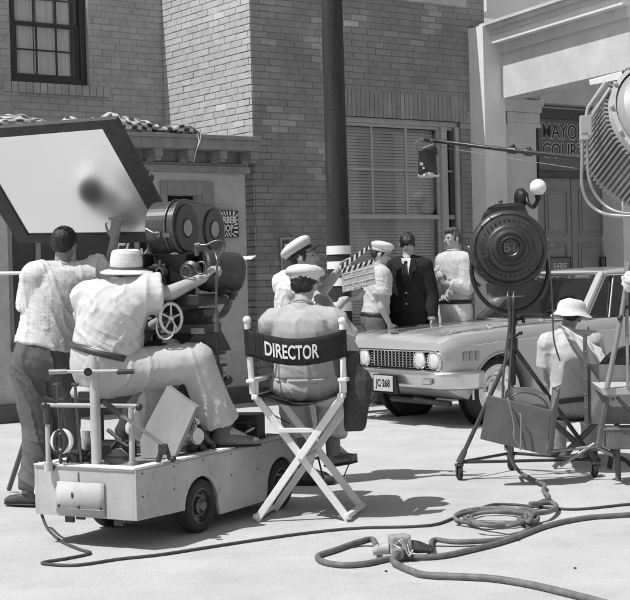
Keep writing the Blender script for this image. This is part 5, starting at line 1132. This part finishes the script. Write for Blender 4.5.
# power lead of the dolly
b = MB(); b.cyl(P(40, 471, 8.55), P(37.5, 494, 8.5), .024, .02); b.cyl(P(41, 462, 8.55), P(40, 471, 8.55), .014, .022); pg = b.build('power_plug', WPAINT, label='white power plug hanging at the rear left corner of the dolly', cat='plug')
def gpath(pts, r): return [G(x, y, r) for x, y in pts]
def cable(pts, r, m, label, pre=None, sub=7, grp=None, lift=None):
    q = gpath(pts, r)
    if lift:
        for i, h in lift.items(): q[i] = q[i]+Z*h
    if pre: q = pre+q
    b = MB(); b.tube(spline(q, sub), r, 10); return b.build('cable', m, label=label, cat='cable', group=grp)
cable([(48, 529), (61, 541), (79, 549), (90, 553), (69, 558), (42, 563), (76, 565), (119, 559), (160, 554.6), (203, 548), (255, 540), (310, 532.5), (358, 528), (411, 526.5), (437, 524), (457, 516.5), (478, 509), (500, 504), (546, 507.5), (579, 509), (630, 504), (700, 497), (950, 492)], .009, CABLED,
    'thin dark cable running from the dolly plug across the whole foreground', pre=[P(41, 462, 8.55), P(37.5, 494, 8.5), G(41, 512, .1)])
# junction and thick cables
jc = G(399, 546, .07)
JB = thing('cable_junction', G(399, 546), 'scuffed three-way metal cable connector lying on the ground in the foreground', 'connector')
b = MB(); b.box(jc+V((0, .0, .01)), (.052, .01, 0), (-.008, .05, 0), (0, 0, .05)); b.build('junction_block', mat('scuffed_casing', .36, .5, .2, ns=30, na=.4, spots=.3), JB, bevel=.012)
b = MB(); b.cyl(jc+V((.045, 0, 0)), jc+V((.062, .0, 0)), .06, .058, 20); b.cyl(jc+V((.0, -.04, -.01)), jc+V((-.01, -.10, -.03)), .035, .03); b.build('collar', GREYM, JB)
b = MB(); b.cyl(jc+V((-.05, .0, -.01)), jc+V((-.10, .01, -.015)), .033, .03); b.cyl(jc+V((-.10, .01, -.015)), jc+V((-.14, .012, -.03)), .03, .02); b.build('plug', WPAINT2, JB)
b = MB(); b.cyl(jc+V((.06, 0, 0)), jc+V((.10, .0, -.008)), .032, .034); b.cyl(jc+V((.10, 0, -.008)), jc+V((.155, .0, -.02)), .034, .022); b.cyl(jc+V((.155, 0, -.02)), jc+V((.175, .0, -.025)), .03, .02); b.build('plug', IRONG, JB)
b = MB()
for q in range(7): a = q*.9; b.tube(spline([jc+V((-.03+.012*q, -.06, .02)), jc+V((-.01+.01*q, -.085, .04*math.sin(a)+.01)), jc+V((.02+.008*q, -.09, -.02+.02*math.cos(a))), jc+V((.05, -.06, -.02))], 5), .0045, 6)
b.build('tie_wire', ALU, JB)
cable([(373, 539.5), (358, 542), (335, 550), (318, 556), (324, 562), (343, 565), (366, 563.5), (394, 558), (437, 556.5), (470, 550), (508, 540), (546, 526), (584, 518), (630, 514.5), (720, 508), (950, 505)], .0160, CABLE, 'thick grey cable looping left from the connector then running off to the right', pre=[jc+V((-.12, .012, -.03))])
cable([(400, 566), (412, 571), (426, 575), (470, 577), (497, 579), (533, 585), (571, 594), (602, 602), (660, 618), (850, 640)], .0178, CABLE, 'thickest pale cable curving from under the connector to the bottom edge', pre=[jc+V((-.01, -.08, -.02)), G(393, 560, .03)])
cable([(433, 540), (452, 541.5), (470, 541.5), (503, 539), (520, 534), (530, 527), (536, 519), (534, 511), (520, 508)], .0140, CABLE, 'dark grey cable running from the right plug of the connector into the coil', pre=[jc+V((.17, 0, -.025))])
cable([(335, 551), (362, 546), (389, 547), (414, 545.5), (470, 546), (520, 540)], .004, CABLED, 'hair-thin wire lying behind the connector')
b = MB(); cpts = []
for k in range(4*28):
    a = 2*PI*k/28+2.6; t = k/(4*28); rx = 37-5*t+4*math.sin(a*.5+1); ry = 8.5-1.5*t+1.3*math.sin(a*.7); p_ = G(493+rx*math.cos(a)+5*math.sin(3*t*PI)+6*t, 516+ry*math.sin(a)+2.5*t, .0165+.028*t+.02*max(0, math.sin(a*1.5+t*5))); cpts.append(p_)
b.tube(cpts, .0125, 10); b.build('cable_coil', CABLE, label='loose coil of grey cable lying on the ground below the lamp stand', cat='cable')
b = MB(); b.tube(spline([G(538, 503, .02), G(549, 497.5, .03), G(543.5, 491, .03), G(544, 484.5, .03), G(531, 478.5, .03), G(518, 470, .05), P(510, 455, 10.25), P(506, 430, 10.2)], 7), .014, 10); b.build('cable', CABLE, label='grey cable dropping from the lamp stand down to the coil', cat='cable')
b = MB(); b.tube(spline([G(519, 520, .03), G(528, 522, .05), G(534, 514, .06), G(547, 512, .05), G(556, 508, .03), G(552, 503, .03), G(530, 504, .04)], 7), .016, 10); b.build('cable', CABLE, label='short knotted cable end at the right side of the coil', cat='cable')
# pebbles
for i, (x, y) in enumerate(((386, 571), (575, 568))):
    b = MB(); p_ = G(x, y, .004); b.ell(p_, (.008, 0, 0), (0, .010, 0), (0, 0, .006), 8, 6); b.build('pebble', CABLED, label='tiny dark pebble on the pale ground', cat='pebble', group='pebbles scattered on the ground')
# ------------------------------------------------------------------ film camera
dM = 9.15; CFd = V((.40, .917, 0)).normalized(); CRd = V((.917, -.40, 0)).normalized()
m0 = P(187, 228, dM); sM = F/dM
FC = thing('film_camera', P(185, 330, dM), 'large black film camera with a double round magazine on the dolly', 'film camera')
def stadium(rf, rb, sep, n=20):
    out = []
    for k in range(n+1): a = PI/2+PI*k/n; out.append((rf*math.cos(a), rf*math.sin(a)))
    for k in range(n+1): a = -PI/2+PI*k/n; out.append((sep+rb*math.cos(a), -.01+rb*math.sin(a)))
    return out
def mg(p, off): return m0+CFd*p[0]+Z*p[1]+CRd*off
sep = .37
b = MB(); st_ = stadium(.172, .158, sep); b.prism([mg(p, -.205) for p in st_][::-1], CRd*.20)
mag = b.build('film_magazine', BLACK, FC, bevel=.012)
mag.data.materials.clear(); mag.data.materials.append(mat('magazine_paint', .05, .32, .1, spec=.6, na=.3, ns=10))
b = MB()
for off in (-.065, -.012): b.tube([mg((p[0]*1.0, p[1]*1.0), off) for p in stadium(.178, .164, sep)], .007, 8, True)
b.build('chrome_seam', IRONG, mag)
for sx_, rr_ in ((.0, .155), (sep, .14)):
    b = MB(); b.lathe(mg((sx_, -.005 if sx_ else 0), -.002), CRd, [(rr_, 0), (rr_-.008, .008), (rr_-.03, .008), (.065, .006), (.06, .012), (.052, .008), (.0, .008)], 40); cv = b.build('magazine_lid', BLACK, mag)
    b = MB(); b.lathe(mg((sx_, 0), .007), CRd, [(.055, 0), (.05, .004), (0, .003)], 28); b.build('footage_window', GREYM, cv)
b = MB(); b.box(mg((-.15, -.045), -.07), CFd*.03, CRd*.05, Z*.014); b.tube([mg((-.175, -.03), -.15), mg((-.19, -.03), -.09), mg((-.19, -.06), -.09)], .008); b.build('magazine_latch', IRONG, mag)
b = MB(); b.tube([mg((-.17, .0), -.2), mg((-.177, -.03), -.14)], .005); b.build('trim_line', ALU, mag)
# camera body and drum
b = MB(); b.box(mg((.12, -.25), -.09), CFd*.20, CRd*.12, Z*.10); b.box(mg((.02, -.30), -.16), CFd*.13, CRd*.06, Z*.08); b.build('camera_body', BLACK, FC, bevel=.015)
b = MB(); b.lathe(P(192, 272, dM-.1), -CFd, [(.07, 0), (.07, .03), (.05, .045), (.03, .04), (0, .04)], 28); b.build('focus_dial', IRON, FC)
b = MB(); b.tube([P(186, 272, dM-.2)+(-CFd)*.0+CRd*.035*math.cos(a)+Z*.035*math.sin(a) for a in [2*PI*k/20 for k in range(20)]], .006, 8, True); b.tube([P(201, 268, dM-.22)+CRd*.038*math.cos(a)+Z*.038*math.sin(a) for a in [2*PI*k/20 for k in range(20)]], .007, 8, True); b.build('eyepiece_ring', IRONG, FC)
da = V((.90, .42, -.10)).normalized()
b = MB(); b.lathe(P(201, 270, dM-.02), da, [(.0, 0), (.115, .0), (.128, .012), (.13, .03), (.13, .22), (.126, .245), (.11, .262), (.06, .272), (0, .275)], 40); dr_ = b.build('sound_blimp_drum', mat('drum_paint', .05, .4, .2, na=.25, ns=8, spec=.5), FC)
b = MB(); b.lathe(P(201, 270, dM-.02), da, [(.131, .055), (.134, .06), (.134, .075), (.131, .08)], 40); b.build('drum_band', IRONG, dr_)
b = MB(); b.tube(spline([P(196, 245, dM-.2), P(197, 256, dM-.2)], 4), .014, 8); b.tube(spline([P(197, 245, dM-.22), P(206, 245, dM-.24), P(216, 241, dM-.25), P(224, 242, dM-.25), P(224, 249, dM-.25), P(218, 259, dM-.25), P(217, 275, dM-.25)], 6), .0075, 8); b.cyl(P(195, 246, dM-.22), P(200, 245, dM-.22), .018); b.build('focus_crank', IRONG, FC)
b = MB(); b.tube([P(216.5, 275, dM-.25), P(216, 310, dM-.22), P(216.5, 340, dM-.2)], .008, 8); b.cyl(P(216, 313, dM-.22), P(216.5, 332, dM-.22), .018); b.cyl(P(216, 318, dM-.22), P(216, 322, dM-.22), .023); b.build('follow_focus_rod', IRONG, FC)
b = MB(); b.tube(spline([P(216.5, 333, dM-.22), P(218, 360, dM-.2), P(221, 385, dM-.15), P(218, 402, dM)], 6), .009, 8); b.build('control_cable', BLACK, FC)
b = MB(); b.prism([P(226, 257.5, dM+.25), P(256, 255.5, dM+.35), P(251, 259, dM+.15), P(230, 260, dM+.1)], Z*-.006); b.build('sun_shade_flap', COURTL, FC)
b = MB(); b.tube([P(160, 260, dM-.1), P(159.5, 285, dM-.1)], .012, 8); b.lathe(P(164, 272, dM-.15), -CFd, [(.03, 0), (.03, .06), (.02, .06), (.018, .02)], 20); b.cyl(P(157, 270, dM), P(146, 272, dM-.1), .035, .03); b.build('viewfinder', IRONG, FC)
b = MB(); b.box(P(150, 262, dM+.1), CFd*.16, CRd*.05, Z*.05); b.box(P(152, 285, dM+.1), CFd*.1, CRd*.04, Z*.04); b.build('finder_body', BLACK, FC, bevel=.01)
b = MB(); b.sph(P(174.5, 254, dM-.2), .012); b.cyl(P(171, 254, dM-.19), P(178, 254, dM-.21), .006); b.build('release_knob', IRONG, FC)
b = MB(); b.cyl(P(222, 290, dM-.05), P(234, 293, dM+.1), .035, .03); b.cyl(P(232, 293, dM), P(232, 300, dM), .02); b.build('lens_turret', BLACK, FC)
# geared head
GH = thing('geared_head', P(195, 400, dM), 'black geared camera head with hand wheel and rocker plates under the film camera', 'camera head')
b = MB(); b.box(P(190, 300, dM), CFd*.20, CRd*.17, Z*.035); b.box(P(176, 306, dM-.05), CFd*.12, CRd*.10, Z*.04); b.build('top_plate', BLACK, GH, bevel=.008)
b = MB(); pts_ = []
for k in range(19): a = math.radians(188+164*k/18); pts_.append((a,))
outer = [P(208, 296, dM-.08)+CRd*.155*math.cos(a[0])+Z*.165*math.sin(a[0]) for a in pts_]; inner = [P(208, 296, dM-.08)+CRd*.125*math.cos(a[0])+Z*.130*math.sin(a[0]) for a in pts_][::-1]
b.prism(outer+inner, CFd*.04); b.build('rocker_arc', IRON, GH)
b = MB(); b.box(P(196, 318, dM+.05), CRd*.11, CFd*.1, Z*.06); b.box(P(193, 328, dM), CRd*.14, CFd*.12, Z*.03); b.build('gear_box', IRON, GH, bevel=.006)
b = MB(); b.box(P(198, 331, dM-.14), CRd*.045, CFd*.01, Z*.018); b.build('name_plate', GREYM, GH)
hw_ = P(171, 318, dM-.28); hx_ = (Rt*.82+Fw*.5).normalized(); rw = .085
b = MB(); b.tube([hw_+hx_*rw*.85*math.cos(a)+Z*rw*1.05*math.sin(a) for a in [2*PI*k/32 for k in range(32)]], .012, 10, True); hwo = b.build('hand_wheel', ALU, GH)
b = MB()
for k in range(5): a = 2*PI*k/5+.3; b.tube([hw_, hw_+hx_*rw*.82*math.cos(a)+Z*rw*math.sin(a)], .008, 6)
b.sph(hw_, .022); b.build('spokes', ALU, hwo)
b = MB(); b.cyl(hw_, hw_+hx_.cross(Z)*-.12, .02); b.build('wheel_shaft', IRON, hwo)
b = MB(); b.tube([hw_+Rt*-.03-Up*.055+(Rt*.055*math.cos(a)+Up*.075*math.sin(a))-Fw*.03 for a in [math.radians(150+220*k/16) for k in range(17)]], .006, 8); b.build('crank_loop', ALU, hwo)
b = MB(); b.prism([P(186, 345, dM-.1), P(196, 332, dM-.1), P(207, 332, dM-.1), P(217, 352, dM-.1), P(211, 352, dM-.1), P(203, 340, dM-.1), P(192, 352, dM-.1), P(183, 352, dM-.1)], CFd*.2); b.build('stand_bracket', IRON, GH, bevel=.004)
for i, (y, x0, x1, m_) in enumerate(((354, 181, 219, IRONG), (360, 178, 220, ALU), (366, 182, 220, IRON), (374, 186, 219, GREYM))):
    b = MB(); c = P((x0+x1)/2, y, dM); b.box(c, CRd*(x1-x0)/2/sM, CFd*.13, Z*.009); b.build('plate', m_, GH, bevel=.003)
# pedestal under the head
PD = thing('camera_pedestal', P(200, 448, 9.1), 'dark crane pedestal carrying the camera head on the dolly', 'pedestal')
b = MB(); b.prism([P(201, 374, 8.95), P(215, 366, 8.98), P(217, 400, 9.0), P(208, 446, 9.05), P(196, 446, 9.05), P(195, 400, 9.0)], CFd*.10+V((0, 0, 0))); b.build('arm_plate', TRIMD, PD, bevel=.006)
b = MB(); b.tube([P(186, 376, 9.25), P(188, 446, 9.2)], .05, 16); b.build('column', IRON, PD)
b = MB(); b.sph(P(211, 384, 8.93), .018); b.cyl(P(218, 384, 9.0), P(228, 381, 9.05), .02); b.sph(P(228, 380, 9.05), .03); b.cyl(P(224, 388, 9.05), P(228, 378, 9.05), .012); b.build('clamp_handle', IRON, PD)
b = MB(); b.prism([P(207, 371, 8.93), P(212, 366, 8.93), P(209, 378, 8.93), P(205, 384, 8.93)], CFd*.01); b.build('pale_bracket', ALU, PD)
b = MB(); b.box(P(200, 449, 9.1), CRd*.16, CFd*.16, Z*.02); b.build('base_plate', IRON, PD)
# ------------------------------------------------------------------ reflector on its stand
mn = V((-.27, -.68, -.68)).normalized(); m_o = P(76, 209, 10.03)
def mp(x, y): return PL(x, y, m_o, mn)
RF_ = thing('reflector_board', G(149, 480), 'large tilted silver reflector board in a dark wooden frame at the upper left', 'reflector')
RF_.location = V((mp(149, 240).x, mp(149, 240).y+.05, 0))
inner = [(-28, 139), (103, 128), (162, 233), (28, 234.5)]; outer = [(-50, 131), (117, 118), (181, 241), (19, 242)]
b = MB(); b.prism([mp(x, y)-mn*.002 for x, y in inner][::-1], -mn*.015); b.build('silver_panel', MIR, RF_)
b = MB()
for k in range(4):
    q = [outer[k], outer[(k+1) % 4], inner[(k+1) % 4], inner[k]]; b.prism([mp(x, y)+mn*.012 for x, y in q][::-1], -mn*.035)
b.build('frame', mat('frame_wood', .035, .6, ns=10, na=.3), RF_)
pb = mp(149, 200)+V((0, .08, 0))
b = MB(); t_ = P(149, 176, pb.y); b.tube([t_, V((t_.x+.03, t_.y, .05))], .024, 10); b.sph(P(146, 172, pb.y), .022); b.sph(P(150, 178, pb.y), .03); b.build('stand_pole', IRON, RF_)
b = MB(); b.tube([P(-60, 274.5, 10.5), P(28, 273, 10.45), P(149, 271, 10.3)], .013, 8); b.build('cross_rail', WPAINT, RF_)
b = MB(); fo = V((t_.x+.03, t_.y, 0))
b.tube([fo+Z*.9, fo+V((.45, .45, .02))], .014, 8); b.build('stand_leg', IRON, RF_); b = MB(); b.tube([fo+Z*.9, fo+V((.35, -.35, .02))], .014, 8); b.build('stand_leg', IRON, RF_)
b = MB(); gq = G(9, 492); b.tube([P(30, 425, 10.15), gq+Z*.02], .018, 8); b.build('prop_stick', TROUSG, label='dark wooden stick leaning behind the standing man at the left edge', cat='stick')
# ------------------------------------------------------------------ director chair
fx = V((.25, .968, 0)).normalized(); NL, NR = G(257, 521.5), G(348, 521.5); rx_ = (NR-NL).normalized(); dp = .40
DC = thing('director_chair', (NL+NR)/2+fx*.2, 'tall white folding director chair with black canvas back', 'chair')
zs, za = .775, .875
def ch(u, v, z): return NL+(NR-NL)*u+fx*v+Z*z
cmid = ch(.5, 0, 0); 
for v in (0, dp):
    for (u0, u1) in ((0, 1), (1, 0)):
        b = MB(); o_ = .014*(1 if u0 else -1); b.bar(ch(u0, v+o_, .01), ch(lin(.5, .5, 0)+(u1-.5)*.94, v+o_, zs-.01), .024, .045, up=fx.cross(Z)); b.build('leg', WPAINT, DC, bevel=.004)
b = MB(); b.cyl(ch(.5, -.04, zs/2), ch(.5, dp+.04, zs/2), .008); b.build('pivot_rod', ALU, DC)
for u in (0, 1): b = MB(); b.bar(ch(u, -.04, .035), ch(u, dp+.04, .035), .03, .03); b.build('foot_rail', WPAINT, DC, bevel=.005)
for u in (.03, .97):
    b = MB(); b.bar(ch(u, -.05, zs), ch(u, dp+.05, zs), .04, .035); b.build('seat_rail', WPAINT, DC, bevel=.008)
    b = MB(); b.bar(ch(u+(-.03 if u < .5 else .03), -.07, za), ch(u+(-.03 if u < .5 else .03), dp+.06, za), .055, .026); b.build('armrest', WPAINT, DC, bevel=.008)
    for v in (.0, dp): b = MB(); b.bar(ch(u, v, zs), ch(u, v, za), .03, .03); b.build('arm_post', WPAINT, DC, bevel=.005)
BT = []
for u, (x, y) in ((0.0, (247, 322)), (1.0, (342, 323))):
    t1 = P(x, y, NL.y-.06+.0); b0 = ch(u, -.02, zs+.02); b = MB(); b.tube([b0, t1], .019, 12); b.sph(t1+Z*.012, .026); b.build('back_post', WPAINT, DC); BT.append((b0, t1))
def canvpt(t, h, off=0.):   # t 0..1 across, h 0..1 up
    def side(k): 
        b0, t1 = BT[k]; d_ = (t1-b0); L = d_.length; return b0+d_*((L-.045-.165*(1-h))/L)
    a, c = side(0), side(1); p_ = a+(c-a)*t; s_ = math.sin(PI*t)
    return p_+V((0, -1, 0))*(.022+.125*s_**.8+off)+Z*(-.048*s_)
b = MB(); b.grid([[canvpt(i/30, j/6, .004*math.sin(i*.9+j)*.3) for i in range(31)] for j in range(7)]); cb_ = b.build('back_canvas', CANV, DC, solid=.006)
for k in (0, 1):
    b = MB(); b0, t1 = BT[k]; d_ = (t1-b0).normalized(); L = (t1-b0).length; b.cyl(b0+d_*(L-.212), b0+d_*(L-.043), .027, .026, 16); b.build('canvas_sleeve', CANV, DC)
for q in (.07, .12, .165):
    b = MB(); b.tube([canvpt(q, h, .006) for h in (.02, .35, .7, .98)], .0025, 6); b.build('stitching', CANVG, cb_)
def bend(x, y, z): return canvpt(.455+x/.60, .46+y/.165, .010+z)
text('chair_lettering', 'DIRECTOR', .118, V((0, 0, 0)), V((1, 0, 0)), Z, SIGNW, cb_, .0015, sxs=.60, bold=.0025, bendfn=bend)
b = MB(); b.grid([[ch(lin(.03, .97, i/16), lin(-.03, dp+.03, j/6), zs+.018-.075*math.sin(PI*i/16)) for i in range(17)] for j in range(7)]); b.build('seat_canvas', CANV, DC, solid=.006)
b = MB(); b.bar(ch(.27, -.01, .565), ch(.66, -.01, .565), .02, .03); b.build('cross_bar', WPAINT, DC, bevel=.004)
b = MB(); b.bar(P(318, 457, 9.62), P(354, 456, 9.55), .16, .014); b.build('footrest', WOODD, DC)
b = MB(); b.tube([P(352, 457, 9.55), P(344, 476, 9.5)], .004, 6); b.tube([P(318, 457, 9.62), P(326, 490, 9.45)], .006, 6); b.tube([P(262, 404, 9.0), P(268, 412, 9.2), P(290, 424, 9.4)], .004, 6); b.build('footrest_strut', IRON, DC)
# bag
def bagc(x, y, dx=0.): return P(x, y, 8.95+dx)
b = MB()
b.loft([(bagc(354, 431), Rt*.055, Fw*.03), (bagc(355, 425), Rt*.070, Fw*.05), (bagc(357, 400), Rt*.080, Fw*.06), (bagc(358.5, 380), Rt*.088, Fw*.055), (bagc(357, 373), Rt*.078, Fw*.04), (bagc(352, 366), Rt*.055, Fw*.04), (bagc(351, 353), Rt*.055, Fw*.035), (bagc(351, 351), Rt*.05, Fw*.03)], 24)
b.build('cloth_bag', CANVG, None, remesh=.007, smooth=4, wrinkle=(.007, 12), label='dark charcoal cloth bag hanging from the right arm of the director chair', cat='bag')
# ------------------------------------------------------------------ slate
dS = 10.42
S0, S1, S2, S3 = P(342.5, 292.5, dS), P(376, 284.5, dS-.05), P(373.5, 261.5, dS-.05), P(341.5, 271.5, dS)
SLT = thing('film_slate', (S0+S1)/2, 'film slate with raised striped clapstick held up by the crew man', 'slate')
b = MB(); b.prism([S0, S1, S2, S3], V((.0, .012, 0))); slb = b.build('slate_board', mat('chalky_slate', .46, .8, na=.3, ns=25, spots=.2), SLT)
def sp(u, v, off=.003): return S0+(S1-S0)*u+(S3-S0)*v+V((0, -off, 0))
b = MB()
for v in (.33, .62, .86): b.bar(sp(.04, v), sp(.96, v), .002, .005)
for u, v0, v1 in ((.3, .62, .98), (.62, .62, .98), (.45, .33, .62)): b.bar(sp(u, v0), sp(u, v1), .005, .002, up=V((0, 1, 0)))
b.build('ruled_lines', SIGNW, slb)
sxd = (S1-S0).normalized(); syd = (S3-S0)
text('chalk_writing', '5 5C', .055, sp(.52, .20), sxd, syd, SIGNW, slb, .001); text('chalk_writing', 'PROD  CAM', .025, sp(.5, .74), sxd, syd, SIGNW, slb, .001)
def stick(A, B, wd, name):
    A = V(A); B = V(B); d_ = (B-A); L = d_.length; d_.normalize(); up_ = (Up-d_*Up.dot(d_)).normalized(); fwd = V((0, 1, 0))
    b = MB(); b.prism([A-up_*wd/2, B-up_*wd/2, B+up_*wd/2, A+up_*wd/2], fwd*.014); s_ = b.build(name, SIGNW, SLT)
    b = MB(); n_ = 6
    for k in range(n_): u = L*(k+.15)/n_; w_ = L/n_*.48; b.prism([A+d_*(u-.008)-up_*wd*.5-fwd*.002, A+d_*(u-.008+w_)-up_*wd*.5-fwd*.002, A+d_*(min(L, u+.018+w_))+up_*wd*.5-fwd*.002, A+d_*(u+.018)+up_*wd*.5-fwd*.002], fwd*.001)
    b.build('dark_stripes', LETK, s_)
stick(P(341.5, 271.5, dS), P(374, 261, dS-.05), .030, 'lower_clapstick'); stick(P(340, 268, dS), P(369, 247, dS-.02), .030, 'upper_clapstick')
# ------------------------------------------------------------------ folding stool and things at the right edge
ST = thing('folding_stool', G(575, 470), 'low folding stool with crossed wooden legs under the seated worker', 'stool')
for dq in (-.12, .18):
    for x0, x1 in ((550, 600), (600, 553)):
        b = MB(); q0 = P(x0, 419, 11.15+dq); q1 = G(x1, 466-dq*20); b.bar(q0, V((q1.x, q0.y, .01)), .03, .035); b.build('leg', WOODD, ST, bevel=.004)
b = MB(); b.grid([[P(lin(549, 601, i/10), 418+3*math.sin(PI*i/10), 11.2+lin(-.16, .24, j/3)) for i in range(11)] for j in range(4)]); b.build('seat', CANV, ST, solid=.01)
WS = thing('wooden_steps', G(612, 462), 'weathered plywood step box with a plank top at the right edge', 'steps')
WS.location = P(612, 420, 10.2)*1; WS.location.z = 0
b = MB(); b.prism([P(587, 364, 10.3), P(640, 366, 10.3), P(640, 424, 10.3), P(587, 424, 10.3)], V((0, .02, 0))); b.build('plywood_panel', WOODG, WS)
b = MB(); b.prism([P(583, 333, 10.25), P(587, 334, 10.25), P(588.5, 424, 10.25), P(584.5, 424, 10.25)], V((.01, .06, 0))); pp_ = b.build('upright_board', WOODD, WS, bevel=.003)
b = MB()
for y in (340, 352, 366, 380, 394, 408): b.sph(P(585.5, y, 10.25), .005, 8, 6)
b.build('nails', GREYM, pp_)
b = MB(); b.prism([P(588, 366, 10.28), P(604, 388, 10.2), P(603, 424, 10.24), P(588, 424, 10.28)], V((0, .01, 0))); b.build('side_panel', mat('weathered_ply', .17, .75, na=.3, ns=6), WS)
b = MB(); b.prism([P(600, 388, 9.95), P(645, 388, 9.95), P(645, 394, 9.95), P(603, 395, 9.95)], V((0, .30, .02))); b.build('plank_top', mat('bleached_plank', .42, .8, na=.15, ns=8), WS, bevel=.004)
b = MB(); b.bar(P(607, 397, 10.1), P(598, 448, 10.1), .04, .03); b.bar(P(617, 397, 10.1), P(634, 416, 10.1), .03, .025); b.sph(P(613, 399, 9.98), .014); b.build('leg_frame', WOODD, WS, bevel=.003)
b = MB(); b.box(P(622, 437, 10.15), Rt*.125, Fw*.12, Up*.075); bxx = b.build('storage_box', mat('box_paint', .13, .6, na=.3, ns=7), None, bevel=.008, label='dark wooden box hanging low beneath the plank at the right edge', cat='box')
b = MB(); b.box(P(622, 429, 10.03), Rt*.128, Fw*.005, Up*.006); b.build('lid_edge', WOODG, bxx)
b = MB()
for x0, y0, x1, y1, r_ in ((597, 447, 629, 462, .018), (545, 452, 600, 446, .012), (560, 466, 600, 440, .013)): b.tube([P(x0, y0, 10.35), P(x1, y1, 10.35)], r_, 8)
b.build('base_pipes', GREYM, WS)
b = MB(); gk = P(622, 462, 10.4); b.tube([P(600, 448, 10.4), P(626, 461, 10.3), P(633, 468, 10.25)], .016, 8); b.build('kick_stand', IRON, WS)
for q in ((590, 462), (640, 468)):
    gg_ = G(q[0], q[1]); b = MB(); b.tube([V((gg_.x, 10.3, 0.0)), V((gg_.x, 10.3, P(600, 424, 10.3).z))], .02, 8); b.build('support_leg', WOODD, WS)
cdm = P(634, 384, 10.9)
CD = thing('cable_drum', V((cdm.x, cdm.y, 0)), 'black round cable drum standing behind the plywood steps', 'drum')
b = MB(); b.lathe(cdm, -Fw, [(0, -.08), (.285, -.08), (.29, -.06), (.29, -.04), (.2, -.03), (.2, .03), (.29, .04), (.29, .06), (.285, .08), (.24, .075), (0, .07)], 48); b.build('drum', BLACK, CD)
b = MB(); b.lathe(cdm, -Fw, [(.292, .052), (.300, .06), (.300, .085), (.287, .088)], 48); b.build('rim', RUB, CD)
for sx_ in (-.2, .2): b = MB(); b.tube([cdm+V((sx_*.5, 0, -.1)), V((cdm.x+sx_, cdm.y, 0.01))], .02, 8); b.build('support', BLACK, CD)
TS_ = thing('tripod_stand', G(618, 470), 'worn wooden tripod stand rising past the car at the right edge', 'stand')
tt = P(629, 262, 10.0); b = MB(); b.tube([tt, P(621, 318, 9.98), P(607, 388, 9.94)], lambda t: .014+.006*t, 10); b.build('leg', WOODG, TS_)
b = MB(); b.tube([P(626, 262, 10.05), P(627, 330, 10.0), P(628, 388, 9.95)], .012, 10); b.build('leg', GREYM, TS_)
b = MB(); b.tube([P(630, 268, 10.2), P(619, 330, 10.3), P(612, 364, 10.35)], .011, 8); b.build('leg', IRON, TS_)
b = MB(); b.tube([P(623, 308, 10.0), P(636, 306, 10.0)], .012, 8); b.sph(P(620, 318, 9.96), .02); b.build('cross_piece', IRON, TS_)
b = MB(); b.ell(P(631, 281, 9.95), Rt*.05, Fw*.05, Up*.07); b.build('tied_cloth', WCLOTH, None, remesh=.006, smooth=2, wrinkle=(.02, 25), label='white cloth tied round the top of the tripod stand at the right edge', cat='cloth')
